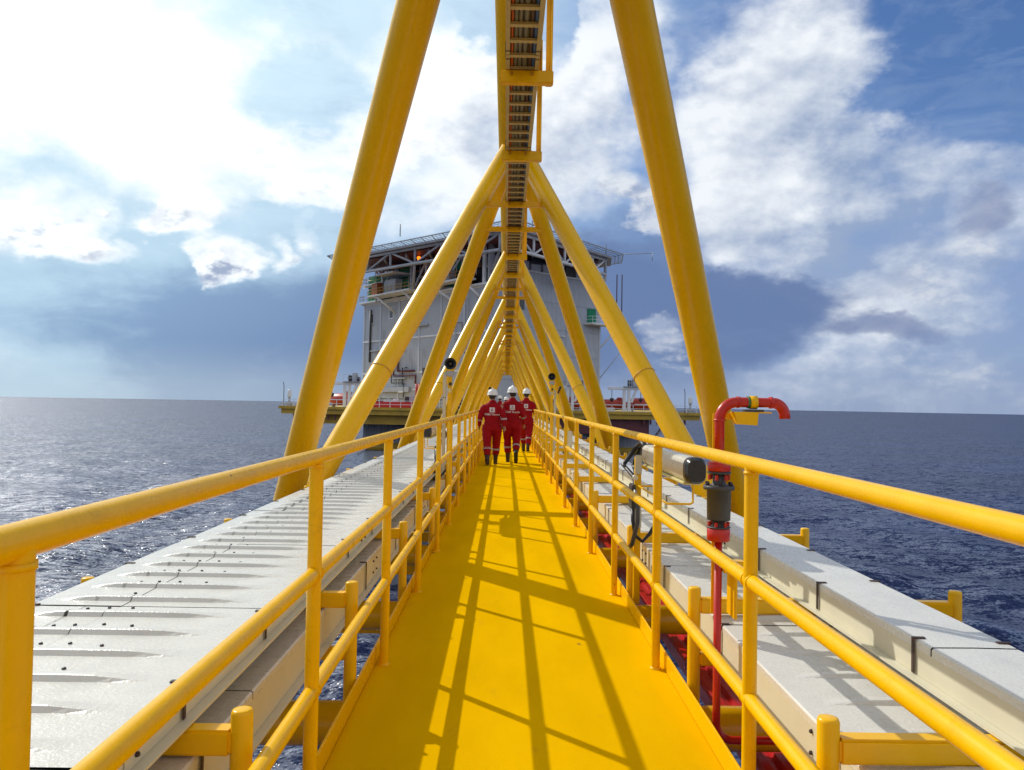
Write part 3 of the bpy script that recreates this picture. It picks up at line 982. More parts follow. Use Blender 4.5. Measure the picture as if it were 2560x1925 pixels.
# ------------------------------------------------------------------ long light fittings
def light_fitting(label, X, Yn, L, zc, side, post_y):
    """X centre, Yn near end; side = +1 when it stands right of the walkway"""
    root = thing('light_fitting', label, 'light fitting', (X, Yn + L / 2, 0.45), group=None)
    zz = zc - 0.45
    h, w = 0.068, 0.055
    def prof(sc=1.0):
        pts = []
        for k in range(20):
            a = 2 * math.pi * k / 20
            e = 0.62
            x = math.copysign(abs(math.cos(a)) ** e, math.cos(a)) * w * sc
            z = math.copysign(abs(math.sin(a)) ** e, math.sin(a)) * h * sc
            pts.append((x, z))
        return pts
    def ext(nm, y0, y1, s0, s1, m):
        b = MB()
        n = 20
        vs = [(x, y0, zz + z) for x, z in prof(s0)] + [(x, y1, zz + z) for x, z in prof(s1)]
        b.add(vs, [(j, n + j, n + (j + 1) % n, (j + 1) % n) for j in range(n)], 0, True)
        b.add(vs[:n], [tuple(range(n))]); b.add(vs[n:], [tuple(reversed(range(n)))])
        return b.build(nm, m, root)
    y0, y1 = -L / 2, L / 2
    ext('housing', y0 + 0.071, y1 - 0.071, 1.0, 1.0, 'steel')
    e = ext('end_cap', y0 + 0.025, y0 + 0.0705, 1.03, 1.05, 'plastic')
    ext('end_plate', y0, y0 + 0.0245, 0.86, 1.02, 'plastic')
    ext('end_cap', y1 - 0.0705, y1, 1.05, 0.94, 'plastic')
    d = MB(); d.bbox(-0.05, 0.05, y0 + 0.10, y1 - 0.10, zz - h - 0.016, zz - h + 0.002, 0.006); d.build('diffuser', 'lens', root)
    # carrier: post and bent rods
    py = post_y - (Yn + L / 2)
    px = -side * 0.095
    p = MB(); p.bbox(px - 0.022, px + 0.022, py - 0.02, py + 0.02, -0.42, zz - 0.01, 0.005); p.build('post', 'yellow_rail', root)
    p = MB(); p.bbox(px - 0.023, px + 0.023, py - 0.034, py - 0.0205, zz - 0.13, zz + 0.0, 0.004); p.build('mount_plate', 'cream_side', root)
    p = MB(); p.bbox(px - 0.023, px + 0.023, py - 0.034, py - 0.0205, zz - 0.50, zz - 0.37, 0.004); p.build('mount_plate', 'cream_side', root)
    for yy in (py - 0.05, y0 + 0.28):
        rod = MB()
        rod.tube([(px, py - 0.01, zz - 0.21), (px, yy, zz - 0.21), (px * 0.6, yy, zz - 0.21), (0.035 * side, yy, zz - 0.21), (0.05 * side, yy, zz - 0.20), (0.05 * side, yy, zz - h * 0.9)], 0.0065, 8)
        rod.build('carrier_rod', 'yellow_rail', root)
    jb = MB(); jb.bbox(px - 0.052, px - 0.024, py - 0.075, py + 0.06, zz - 0.37, zz - 0.20, 0.006); jb.build('junction_box', 'darkgrey', root)
    lug = MB(); lug.tube([(px - 0.03, py - 0.09, zz - 0.15), (px - 0.03, py - 0.06, zz - 0.15)], 0.018, 12); lug.build('earth_lug', 'steel', root)
    # cables: loops at the far end and from the box
    for k, off in enumerate((-0.022, 0.016)):
        cb = MB()
        cb.tube([(off, y1 - 0.02, zz + 0.05), (off, y1 + 0.12, zz + 0.075), (off - 0.02 * side, y1 + 0.24, zz + 0.03), (px + off * 2.0, y1 + 0.22, zz - 0.10), (px + off * 0.6, py + 0.06, zz - 0.16), (px + off * 0.4, py + 0.03, zz - 0.22), (px - 0.028, py + 0.03, zz - 0.25)], 0.017, 10)
        cb.build('supply_cable', 'black', root)
    cb = MB()
    cb.tube([(px - 0.04, py - 0.05, zz - 0.36), (px - 0.045, py - 0.09, zz - 0.44), (px - 0.03, py - 0.10, zz - 0.54), (px + 0.02, py - 0.10, zz - 0.58), (px + 0.07, py - 0.09, zz - 0.53), (px + 0.12, py - 0.06, zz - 0.46), (px + 0.17, py - 0.02, zz - 0.42)], 0.013, 10)
    cb.build('supply_cable', 'black', root)
    cb = MB()
    cb.tube([(px - 0.03, py - 0.076, zz - 0.27), (px - 0.02, py - 0.13, zz - 0.33), (px - 0.02, py - 0.13, zz - 0.45), (px - 0.05, py - 0.10, zz - 0.60), (px - 0.05, py - 0.02, zz - 0.63)], 0.015, 10)
    cb.build('conduit', 'darkgrey', root)
    cb = MB()
    cb.tube([(px - 0.03, py - 0.078, zz - 0.235), (px - 0.03, py - 0.105, zz - 0.30)], 0.011, 10)
    cb.build('cable_gland', 'galv', root)
light_fitting('long silver light fitting with black end cap outside the right handrail', 0.92, 4.05, 1.40, 1.055, 1, 5.30)
light_fitting('long light fitting with looped black cable standing above the left ribbed tray', -1.02, 8.95, 1.30, 1.045, -1, 9.62)

# ------------------------------------------------------------------ horn loudspeakers on posts
def loudspeaker(label, X, Y, zc, side, alarm=False, pole2=True):
    root = thing('loudspeaker', label, 'loudspeaker', (X, Y, 0.2))
    z = zc - 0.2
    p = MB(); p.bbox(-0.026, 0.026, -0.026, 0.026, -0.55, z - 0.16, 0.005); p.build('post', 'yellow_rail', root)
    if pole2:
        p = MB(); p.bbox(-0.088 * 1, -0.046, 0.0, 0.03, 0.24, z - 0.10, 0.005) if side < 0 else p.bbox(0.046, 0.088, 0.0, 0.03, 0.24, z - 0.26, 0.005)
        q = p.build('cable_channel', 'cream_side', root)
        t = MB(); xx = -0.067 if side < 0 else 0.067
        for dx in (-0.012, 0.012):
            t.lathe((xx + dx, -0.001, z - 0.42), (0, -1, 0), [(0, 0.007), (0.006, 0.006), (0.006, 0)], 8)
        t.build('bolt_pair', 'bolt', q)
    h = MB()
    ax = Vector((-side * 0.06, -1, 0.02)).normalized()
    o = Vector((0, 0.02, z))
    h.lathe(o, ax, [(-0.10, 0.0), (-0.10, 0.035), (-0.02, 0.036), (0.0, 0.022), (0.04, 0.030), (0.07, 0.044), (0.088, 0.062), (0.096, 0.074), (0.100, 0.075), (0.098, 0.070), (0.080, 0.050), (0.055, 0.034), (0.03, 0.022), (0.03, 0.0)], 28)
    hn = h.build('horn', 'plastic', root)
    c_ = MB(); c_.lathe(o, ax, [(0.031, 0.0), (0.05, 0.019), (0.062, 0.021), (0.066, 0.012), (0.066, 0.0)], 18); c_.build('horn_core', 'darkgrey', hn)
    m_ = MB(); m_.bbox(-0.052, 0.052, -0.045, 0.03, z - 0.155, z - 0.085, 0.008); m_.build('driver_box', 'galv', root)
    m_ = MB(); m_.bar((-0.04, -0.02, z - 0.09), (-0.04, 0.0, z), 0.012, 0.012); m_.bar((0.04, -0.02, z - 0.09), (0.04, 0.0, z), 0.012, 0.012); m_.build('yoke', 'yellow_rail', root)
    s_ = MB(); s_.tube([(0.012, -0.075, z - 0.25), (0.012, -0.026, z - 0.25)], [0.021, 0.017], 14); s_.build('sounder', 'strap', root)
    s_ = MB(); s_.bbox(-0.02, 0.02, -0.05, -0.0265, z - 0.36, z - 0.30, 0.004); s_.build('terminal_box', 'lens', root)
    if alarm:
        s_ = MB(); s_.lathe((0.125, -0.03, z - 0.33), (0.35, -0.15, 1), [(0, 0.0), (0, 0.016), (0.14, 0.026), (0.15, 0.018), (0.155, 0)], 14); s_.build('beacon', 'strap', root)
        s_ = MB(); s_.bar((0.02, 0, z - 0.34), (0.13, -0.02, z - 0.34), 0.02, 0.02); s_.build('beacon_arm', 'lens', root)
loudspeaker('black horn loudspeaker on a post at the left handrail, the largest', -0.80, 9.55, 1.872, -1)
loudspeaker('black horn loudspeaker with beacon on a post at the right handrail', 0.82, 15.3, 1.935, 1, alarm=True)
loudspeaker('small far black horn loudspeaker behind the workers on the left', -0.86, 36.6, 2.07, -1, pole2=False)

# small cabinet standing on the right trays further along
cb = thing('junction_cabinet', 'small cream cabinet on the right trays beyond the silver light fitting', 'cabinet', (1.02, 13.6, 0.445))
b = MB(); b.bbox(-0.075, 0.075, -0.06, 0.06, 0.18, 0.47, 0.012); b.build('body', 'cream_side', cb)
b = MB(); b.bbox(-0.065, 0.065, -0.068, -0.0605, 0.20, 0.455, 0.003); b.build('door', 'cream_side', cb)
b = MB(); b.tube([(0, 0, 0), (0, 0, 0.181)], 0.025, 12); b.build('stand', 'yellow_rail', cb)
b = MB(); b.tube([(-0.09, -0.02, 0.10), (-0.03, -0.03, 0.05), (-0.04, -0.03, 0.179)], 0.02, 10); b.build('cable_loop', 'black', cb)

# ------------------------------------------------------------------ people
def ring_loft(b, rings, n=16, cap=True):
    """rings: (centre, rx, ry, right vector, front vector)"""
    vs, fs = [], []
    for c_, rx, ry, rv, fv in rings:
        for j in range(n):
            a = 2 * math.pi * j / n
            vs.append(Vector(c_) + Vector(rv) * (math.cos(a) * rx) + Vector(fv) * (math.sin(a) * ry))
    for i in range(len(rings) - 1):
        for j in range(n):
            k = (j + 1) % n
            fs.append((i * n + j, i * n + k, (i + 1) * n + k, (i + 1) * n + j))
    if cap:
        fs.append(tuple(reversed(range(n))))
        fs.append(tuple((len(rings) - 1) * n + j for j in range(n)))
    b.add(vs, fs, 0, True)

def limb(b, pts, rs, n=14, flat=1.0):
    pts = [Vector(p) for p in pts]
    d = [(pts[min(i + 1, len(pts) - 1)] - pts[max(i - 1, 0)]).normalized() for i in range(len(pts))]
    rings = []
    for p, r, dd in zip(pts, rs, d):
        s = dd.cross(Vector((0, 1, 0)))
        s = s.normalized() if s.length > 0.05 else Vector((1, 0, 0))
        f = dd.cross(s).normalized()
        rings.append((p, r, r * flat, s, f))
    ring_loft(b, rings, n)

def spline(pts, m=5):
    pts = [Vector(p) for p in pts]
    out = []
    for i in range(len(pts) - 1):
        p0, p1, p2, p3 = pts[max(i - 1, 0)], pts[i], pts[i + 1], pts[min(i + 2, len(pts) - 1)]
        for k in range(m):
            t = k / m
            out.append(0.5 * ((2 * p1) + (p2 - p0) * t + (2 * p0 - 5 * p1 + 4 * p2 - p3) * t * t + (3 * p1 - p0 - 3 * p2 + p3) * t ** 3))
    out.append(pts[-1])
    return out

def lerp_list(v, m=5):
    out = []
    for i in range(len(v) - 1):
        for k in range(m):
            out.append(v[i] + (v[i + 1] - v[i]) * k / m)
    out.append(v[-1])
    return out

def remeshed(b, name, mats, voxel, parent, smooth_it=4, wrinkle=0.0, seed=0):
    tmp = b.build('tmp_src', mats)
    md = tmp.modifiers.new('r', 'REMESH')
    md.mode, md.voxel_size = 'VOXEL', voxel
    sm = tmp.modifiers.new('s', 'SMOOTH')
    sm.factor, sm.iterations = 0.5, smooth_it
    dg = bpy.context.evaluated_depsgraph_get()
    dg.update()
    me = bpy.data.meshes.new_from_object(tmp.evaluated_get(dg))
    me.name = name
    old = tmp.data
    bpy.data.objects.remove(tmp)
    bpy.data.meshes.remove(old)
    if wrinkle > 0:
        nrm = [v.normal.copy() for v in me.vertices]
        for v, nn in zip(me.vertices, nrm):
            q = Vector((v.co.x * 7 + seed, v.co.y * 7, v.co.z * 15 + v.co.x * 6))
            k = noise.noise(q) + 0.5 * noise.noise(q * 2.3)
            v.co += nn * (k * wrinkle)
    me.polygons.foreach_set('use_smooth', [True] * len(me.polygons))
    me.materials.clear()
    for m in (mats if isinstance(mats, list) else [mats]):
        me.materials.append(MT[m])
    return link(name, me, parent)

def person(label, X, Y, scale=1.0, stride=0.0, arms=(0.0, 0.0), build=1.0, sway=0.0, head_turn=0.0, near=True, seed=1, lift=0, rz=0.0, print_back=True):
    """walks away from the camera (towards +Y); stride > 0 puts the left foot forward; lift = foot raised behind (-1 left, 1 right)"""
    root = thing('person', label, 'person', (X, Y, 0), rz=rz)
    root.scale = (scale * build, scale * build, scale)
    vx = 0.014 if near else 0.022
    st = stride
    hip, sh = 0.90, 1.40
    lean = 0.02
    def leg(s):
        f = st if s < 0 else -st                     # foot offset along Y
        hipj = Vector((s * 0.095, 0, hip))
        if lift == s:
            knee = Vector((s * 0.105, 0.02, 0.48))
            ank = Vector((s * 0.10, -0.24, 0.20))
        else:
            ank = Vector((s * 0.085, f * 1.25, 0.085 + max(-f, 0) * 0.12))
            knee = (hipj + ank) / 2 + Vector((s * 0.01, 0.045 + max(f, 0) * 0.25, 0.01))
        return hipj, knee, ank
    def arm(s):
        f = -st if s < 0 else st
        shj = Vector((s * 0.195, 0, sh))
        q = arms[0] if s < 0 else arms[1]
        elb = Vector((s * (0.255 + sway + q * .5), -0.05 + f * 0.18, 1.11))
        wri = Vector((s * (0.268 + sway + q), 0.05 + f * 0.62, 0.87 + abs(f) * 0.12))
        return shj, elb, wri
    # --- body (skin), one continuous surface
    bd = MB()
    X1, Y1_ = Vector((1, 0, 0)), Vector((0, 1, 0))
    tors = [(0.86, .13, .09), (0.95, .15, .10), (1.05, .14, .095), (1.15, .145, .10), (1.28, .165, .105), (1.38, .16, .09), (1.44, .09, .075), (1.48, .058, .06), (1.54, .055, .06)]
    ring_loft(bd, [((0, lean * (z - .9), z), a, d, X1, Y1_) for z, a, d in tors])
    hz_ = 1.635
    fv = Vector((math.sin(head_turn), math.cos(head_turn), 0))
    rv = Vector((fv.y, -fv.x, 0))
    hc = Vector((0, 0.03, hz_))
    hd = [(-.125, .028, .036, .045), (-.11, .045, .055, .028), (-.07, .062, .080, .012), (-.02, .072, .092, .0), (.03, .075, .097, -.004), (.07, .068, .088, -.004), (.10, .045, .06, -.002), (.115, .015, .02, 0)]
    ring_loft(bd, [(hc + Vector((0, 0, z)) + fv * o_, a, d, rv, fv) for z, a, d, o_ in hd])
    limb(bd, [hc + fv * .088 + Vector((0, 0, .015)), hc + fv * .112 + Vector((0, 0, -.022)), hc + fv * .09 + Vector((0, 0, -.03))], [.010, .016, .012], 8)
    for s in (-1, 1):
        e = hc + rv * (s * 0.074)
        limb(bd, [e + Vector((0, 0, .025)), e + rv * (s * .012) + Vector((0, 0, 0)), e + Vector((0, 0, -.028))], [.010, .018, .010], 8, 0.6)
        a0, a1, a2 = arm(s)
        limb(bd, spline([a0, a1, a2], 4), lerp_list([.048, .042, .027], 4))
        # hand: palm, four fingers, thumb
        dn = (a2 - a1).normalized()
        pal = a2 + dn * 0.085
        limb(bd, [a2, a2 + dn * .03, pal], [.025, .034, .036], 12, 0.55)
        for k, (oy, ln) in enumerate(((.027, .062), (.010, .072), (-.008, .068), (-.025, .052))):
            r0 = pal + Vector((0, oy, 0)) - dn * .012
            curl = Vector((-s * 0.022, 0.004, 0))
            limb(bd, [r0, r0 + dn * ln * .5 + curl * .35, r0 + dn * ln + curl * 1.1], [.0092, .0088, .0075], 8)
        th = a2 + dn * .03 + Vector((-s * .01, .028, 0))
        limb(bd, [th, th + dn * .03 + Vector((-s * .008, .018, 0)), th + dn * .058 + Vector((-s * .014, .020, 0))], [.011, .0105, .008], 8)
        h, k, a = leg(s)
        limb(bd, spline([h, k, a], 4), lerp_list([.075, .052, .035], 4))
        limb(bd, [a + Vector((0, -.05, -.045)), a + Vector((0, .03, -.045)), a + Vector((0, .13, -.06))], [.03, .033, .022], 10)
    remeshed(bd, 'body', 'skin', 0.0105 if near else 0.02, root, 2)
    # --- coverall
    cv = MB()
    tors = [(0.80, .165, .125), (0.88, .182, .138), (0.97, .178, .132), (1.06, .172, .125), (1.16, .182, .128), (1.28, .202, .132), (1.36, .206, .122), (1.415, .178, .108), (1.465, .100, .088), (1.500, .078, .078), (1.525, .074, .076)]
    ring_loft(cv, [((0, lean * (z - .9), z), a, d, X1, Y1_) for z, a, d in tors], 20)
    for s in (-1, 1):
        a0, a1, a2 = arm(s)
        limb(cv, spline([a0 + Vector((-s * .05, 0, -.02)), a0 + Vector((s * .005, 0, -.07)), a1, a2 - (a2 - a1) * .10], 4), lerp_list([.060, .072, .062, .050], 4))
        h, k, a = leg(s)
        end = a + (k - a).normalized() * (0.12 if lift == s else 0.13)
        limb(cv, spline([h + Vector((0, 0, .03)), h + Vector((s * .012, 0, -.10)), k + Vector((0, 0, 0.02)), end], 4), lerp_list([.120, .122, .092, .078], 4))
    co_ = remeshed(cv, 'coverall', 'coverall', vx, root, 5, 0.010, seed * 3.1)
    # --- reflective bands
    def band(p, d, r, nm='reflective_band'):
        w = MB(); d = Vector(d).normalized()
        w.tube([Vector(p) - d * .021, Vector(p) + d * .021], r, 20, caps=False)
        w.build(nm, 'reflect', co_)
    for s in (-1, 1):
        a0, a1, a2 = arm(s)
        q = a1 + (a2 - a1) * .12
        band(q, a2 - a1, .069)
        h, k, a = leg(s)
        q = k + (a - k) * .36
        band(q, a - k, .092)
    # --- boots
    for s in (-1, 1):
        h, k, a = leg(s)
        bt = MB()
        up = (k - a).normalized()
        raised = lift == s
        fwd = Vector((0, 1, 0)) if not raised else Vector((0, 0.35, -0.95)).normalized()
        dn = Vector((0, 0, -1)) if not raised else Vector((0, -0.95, -0.30)).normalized()
        limb(bt, spline([a + up * .17, a + up * .06, a + dn * .01 - fwd * .005], 3), lerp_list([.062, .052, .050], 3), 14)
        heel, ball, toe = a + dn * .042 - fwd * .055, a + dn * .046 + fwd * .10, a + dn * .052 + fwd * .175
        limb(bt, [heel, a + dn * .035, ball, toe], [.040, .050, .045, .030], 14, 0.85)
        bo = remeshed(bt, 'boot', 'boot', 0.011 if near else .02, root, 2)
        so_ = MB()
        sd = Vector((1, 0, 0))
        pts = [(-.095, .036), (-.06, .045), (.02, .043), (.09, .048), (.16, .042), (.205, .022)]
        vs = []
        for lo in (0.070, 0.084):
            for q, w_ in pts:
                vs.append(a + dn * lo + fwd * q + sd * w_)
            for q, w_ in reversed(pts):
                vs.append(a + dn * lo + fwd * q - sd * w_)
        n = len(pts) * 2
        so_.add(vs, [tuple(range(n)), tuple(reversed(range(n, 2 * n)))] + [(j, n + j, n + (j + 1) % n, (j + 1) % n) for j in range(n)])
        so_.build('sole', 'black', bo)
    # --- helmet and hair
    hm = MB()
    prof = [(-.020, .128, .148), (-.008, .130, .150), (.000, .116, .138), (.03, .115, .135), (.07, .105, .122), (.10, .085, .098), (.122, .055, .064), (.133, .022, .026), (.135, .002, .002)]
    ring_loft(hm, [(hc + Vector((0, 0, .026 + z)) + fv * (.006 if i > 1 else .012), a, d, rv, fv) for i, (z, a, d) in enumerate(prof)], 28, cap=False)
    ho = hm.build('helmet', 'helmet', root)
    rg = MB(); rg.tube([hc + Vector((0, 0, .156)) - fv * .09, hc + Vector((0, 0, .168)), hc + Vector((0, 0, .156)) + fv * .09], [.010, .016, .010], 8); rg.build('ridge', 'helmet', ho)
    hb = MB()
    ring_loft(hb, [(hc + Vector((0, 0, z)), .088, .104, rv, fv) for z in (-.004, .03)], 20, cap=False)
    hb.build('headband', 'black', ho)
    hr = MB()
    ring_loft(hr, [(hc + Vector((0, 0, z)) - fv * o_, a, d, rv, fv) for z, a, d, o_ in ((-.075, .055, .045, .045), (-.05, .070, .062, .032), (0, .079, .085, .014), (.045, .080, .092, .008))], 18)
    hr.build('hair', 'hair', root)
    # --- print on the back, laid on the cloth
    if print_back:
        bmv = [v.co.copy() for v in co_.data.vertices]
        tree = BVHTree.FromPolygons(bmv, [tuple(p.vertices) for p in co_.data.polygons])
        def lay(verts2d, faces, lift_, nm, m_):
            vs = []
            for u, w_ in verts2d:
                hit = tree.ray_cast(Vector((u, -0.8, w_)), Vector((0, 1, 0)))
                y = hit[0].y if hit[0] is not None else -0.12
                vs.append((u, y - lift_, w_))
            q = MB(); q.add(vs, faces)
            q.build(nm, m_, co_)
        def grid(x0, x1, z0, z1, n, m, lift_, nm, m_):
            vs = [(x0 + (x1 - x0) * i / n, z0 + (z1 - z0) * j / m) for j in range(m + 1) for i in range(n + 1)]
            fs = [(j * (n + 1) + i, j * (n + 1) + i + 1, (j + 1) * (n + 1) + i + 1, (j + 1) * (n + 1) + i) for j in range(m) for i in range(n)]
            lay(vs, fs, lift_, nm, m_)
        grid(-0.058, 0.058, 1.235, 1.350, 8, 8, 0.004, 'back_patch', 'patch')
        # emblem: a slim A with a split foot
        lay([(-.026, 1.262), (-.012, 1.262), (-.001, 1.318), (-.001, 1.336), (-.006, 1.336)], [(0, 1, 2, 3, 4)], 0.0075, 'emblem_stroke', 'print')
        lay([(.026, 1.262), (.012, 1.262), (.001, 1.318), (.001, 1.336), (.006, 1.336)], [(4, 3, 2, 1, 0)], 0.0075, 'emblem_stroke', 'print_red')
        lay([(-.006, 1.278), (.006, 1.278), (.004, 1.292), (-.004, 1.292)], [(0, 1, 2, 3)], 0.0078, 'emblem_stroke', 'print')
        cu = bpy.data.curves.new('txt', 'FONT')
        cu.body = 'OSM Thome'
        cu.align_x = 'CENTER'
        cu.size = 0.066
        cu.offset = 0.0012
        to = bpy.data.objects.new('txt', cu)
        COL.objects.link(to)
        dg = bpy.context.evaluated_depsgraph_get(); dg.update()
        me = bpy.data.meshes.new_from_object(to.evaluated_get(dg))
        v2 = [(v.co.x, v.co.y + 1.165) for v in me.vertices]
        fs = [tuple(p.vertices) for p in me.polygons]
        bpy.data.objects.remove(to)
        bpy.data.meshes.remove(me)
        lay(v2, fs, 0.005, 'back_lettering', 'print_white')
    return root

def ppl(px, d):
    return at(px, 1010, d).x
person('worker in red coverall and white helmet walking on the left, nearest the camera', ppl(1231, 17.3), 17.3, 0.955, stride=-0.24, seed=1, lift=0, head_turn=0.1, arms=(.03, .01), build=1.06)
person('worker in red coverall with one foot raised behind, middle of the nearest three', ppl(1281, 18.0), 18.0, 1.0, stride=0.13, seed=2, lift=1, head_turn=-0.4, sway=-0.01, arms=(0, .025))
person('worker in red coverall and white helmet walking near the right handrail', ppl(1316, 22.0), 22.0, 1.02, stride=0.26, seed=3, lift=0, head_turn=0.05, rz=-0.10, arms=(-.01, .03), build=.97)
person('far worker with white helmet seen between the two nearest workers', ppl(1250, 37.5), 37.5, 0.98, stride=0.1, near=False, seed=4, print_back=False)
person('far worker in red partly hidden behind the middle worker', ppl(1266, 33.5), 33.5, 0.93, stride=-0.1, near=False, seed=5, print_back=False)

# ------------------------------------------------------------------ offshore platform
DK = 0.30                                        # platform deck level
plat = thing('offshore_platform', 'large white offshore platform with helideck standing beyond the end of the bridge', 'platform', (0, 130, SEA))
def pb(b, nm, m, parent=None):
    o = b.build(nm, m, parent or plat)
    if parent is None:
        o.location = (0, -130, -SEA)
    return o
YF = 111.0
# deck slab and fascia
b = MB()
b.box(-32.6, 28.2, YF, 165, DK - 1.0, DK)
pb(b, 'deck_slab', 'plat_yellow')
b = MB()
b.box(-32.9, -32.6, YF - 0.2, 165, DK - 0.15, DK + 0.12)
b.box(-32.9, 28.4, YF - 0.35, YF - 0.002, DK - 0.30, DK + 0.10)
b.box(28.2, 28.5, YF - 0.2, 165, DK - 0.15, DK + 0.12)
pb(b, 'deck_edge', 'plat_yellow')
b = MB()
b.box(2, 21, YF + 1, 150, DK - 3.2, DK - 1.002); pb(b, 'lower_girder', 'maroon')
b = MB()
b.box(-30, -4, YF + 1.5, 150, DK - 2.4, DK - 1.002); pb(b, 'lower_girder', 'plat_yellow')
b = MB()
for x in np.arange(-31, -24, 1.0):
    b.box(x, x + 0.25, YF + 0.4, YF + 0.7, DK - 1.8, DK - 1.001)
for x in np.arange(20, 27, 1.0):
    b.box(x, x + 0.25, YF + 0.4, YF + 0.7, DK - 1.7, DK - 1.001)
tag(pb(b, 'edge_drainage', 'maroon'), kind='stuff')
# columns to the sea with yellow bands and bracing
for x, y in ((-19, 122), (18.5, 122), (-19, 156), (18.5, 156)):
    b = MB(); b.tube([(x, y, SEA - 6), (x, y, DK - 1.005)], 3.6, 40); cl_ = pb(b, 'support_column', 'wallgrey')
    b = MB(); b.lathe((x, y, -6.3), (0, 0, 1), [(0, 3.61), (0, 3.85), (1.1, 3.85), (1.1, 3.61)], 40); pb(b, 'column_band', 'plat_yellow')
    b = MB()
    for k in range(40):
        a = 2 * math.pi * k / 40
        b.bar((x + 3.62 * math.cos(a), y + 3.62 * math.sin(a), -5.1), (x + 3.62 * math.cos(a), y + 3.62 * math.sin(a), DK - 1.1), 0.10, 0.06, (math.cos(a), math.sin(a), 0))
    tag(pb(b, 'column_ribs', 'wallgrey'), kind='stuff')
def brace(p, q, r, m='whitesteel', nm='brace', par=None, n=8):
    b = MB(); b.tube([p, q], r, n); return pb(b, nm, m, par)
for p, q in (((-15, 123, -1), (-23, 119, -7)), ((-15, 120, -5.5), (-8, 120, -1)), ((-8, 120, -1), (-1, 120, -6)), ((-15, 120, -6), (15, 120, -6)), ((15, 120, -5.5), (8, 120, -1)), ((22, 121, -6), (25.5, 121, -1.2)), ((8, 120, -1), (2, 120, -6))):
    brace(p, q, 0.28)
for x in (-12, -8, -1, 3, 9, 13):
    brace((x, 121, -9), (x, 121, -1), 0.3, 'wallgrey')
b = MB(); b.box(-15, 15, 119.5, 122.5, -6.6, -6.2); pb(b, 'lower_walkway', 'wallgrey')
b = MB()
for z in (-6.1, -5.6, -5.1):
    b.bar((-15, 119.6, z), (15, 119.6, z), 0.06, 0.06)
for x in np.arange(-15, 15.1, 1.5):
    b.bar((x, 119.6, -6.2), (x, 119.6, -5.07), 0.06, 0.06)
tag(pb(b, 'walkway_railing', 'whitesteel'), kind='stuff')
for k, (x, z, w, h) in enumerate(((-11, -4.6, 2.2, 1.4), (-6, -4.8, 1.6, 1.2), (5, -4.7, 2.4, 1.5), (10, -4.9, 1.4, 1.0))):
    b = MB(); b.bbox(x, x + w, 120.5, 122, z - h / 2 - 0.6, z + h / 2 - 0.6, 0.1); pb(b, 'underdeck_unit', 'wallgrey')

# the tall module stands with one corner towards the bridge
C = Vector((-3.0, 118.0, 0))
dr = Vector((math.sin(R(50)), math.cos(R(50)), 0)); dl = Vector((-math.sin(R(40)), math.cos(R(40)), 0))
LR, LL = 25.2, 38.5
ZW0, ZWL, ZWR = DK, 19.6, 22.7
def wp(face, t, z, out=0.0):
    d, nrm = (dr, Vector((dr.y, -dr.x, 0))) if face == 'r' else (dl, Vector((-dl.y, dl.x, 0)))
    return C + d * t + nrm * out + Vector((0, 0, z))
def slab(face, t0, t1, z0, z1, o0, o1, nm, m, par=None):
    b = MB()
    vs = [wp(face, t, z, o) for o in (o0, o1) for z in (z0, z1) for t in (t0, t1)]
    b.add(vs, [(0, 1, 3, 2), (4, 6, 7, 5), (0, 4, 5, 1), (2, 3, 7, 6), (0, 2, 6, 4), (1, 5, 7, 3)])
    return pb(b, nm, m, par)
def cladding(face, t0, t1, z0, z1, nm, m='wall'):
    """corrugated panel"""
    b = MB()
    pr, ts = 0.30, []
    t = t0
    while t < t1 - 0.01:
        for dt, o in ((0, 0), (.10, 0), (.13, .07), (.27, .07)):
            if t + dt < t1:
                ts.append((t + dt, o))
        t += pr
    ts.append((t1, 0))
    n = len(ts)
    vs = [wp(face, t, z, o) for z in (z0, z1) for t, o in ts]
    fs = [(i, i + 1, n + i + 1, n + i) for i in range(n - 1)]
    b.add(vs, fs)
    return pb(b, nm, m)
# core so that nothing shows through
b = MB()
def core(z0, z1, inset, nm, m, tl=LL, tr_=LR):
    b = MB()
    p = [C + (dr + dl).normalized() * inset * 1.4]
    p = [p[0], p[0] + dr * (tr_ - inset * 2), p[0] + dr * (tr_ - inset * 2) + dl * (tl - inset * 2), p[0] + dl * (tl - inset * 2)]
    vs = [v + Vector((0, 0, z)) for z in (z0, z1) for v in p]
    b.add(vs, [(3, 2, 1, 0), (4, 5, 6, 7)] + [(i, (i + 1) % 4, 4 + (i + 1) % 4, 4 + i) for i in range(4)])
    return pb(b, nm, m)
core(ZW0, ZWL, 0.25, 'module_core', 'wallgrey')
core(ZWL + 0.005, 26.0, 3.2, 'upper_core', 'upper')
# right face panels by storey, left face panels between posts
for z0, z1 in ((DK, 5.2), (5.2, 9.4), (9.4, 13.8), (13.8, 18.2), (18.2, ZWR)):
    for t0, t1 in ((0, 8.4), (8.4, 16.8), (16.8, LR)):
        cladding('r', t0 + .02, t1 - .02, z0 + 0.03, z1 - 0.03, 'wall_panel')
    slab('r', 0, LR, z1 - 0.10, z1 + 0.02, -0.1, 0.11, 'wall_seam', 'wallgrey')
for z0, z1 in ((DK + 1.5, 6.5), (6.5, 12.6), (12.6, ZWL)):
    for t0, t1 in ((0, 6), (6, 12.5), (12.5, 19), (19, 25.5), (25.5, 32), (32, LL)):
        cladding('l', t0 + .02, t1 - .02, z0 + 0.03, z1 - 0.03, 'wall_panel')
    slab('l', 0, LL, z1 - 0.18, z1 + 0.10, -0.1, 0.16, 'wall_beam', 'whitesteel')
for t in (6, 12.5, 19, 25.5, 32):
    slab('l', t - .22, t + .22, DK, ZWL, -0.1, 0.20, 'wall_post', 'wall')
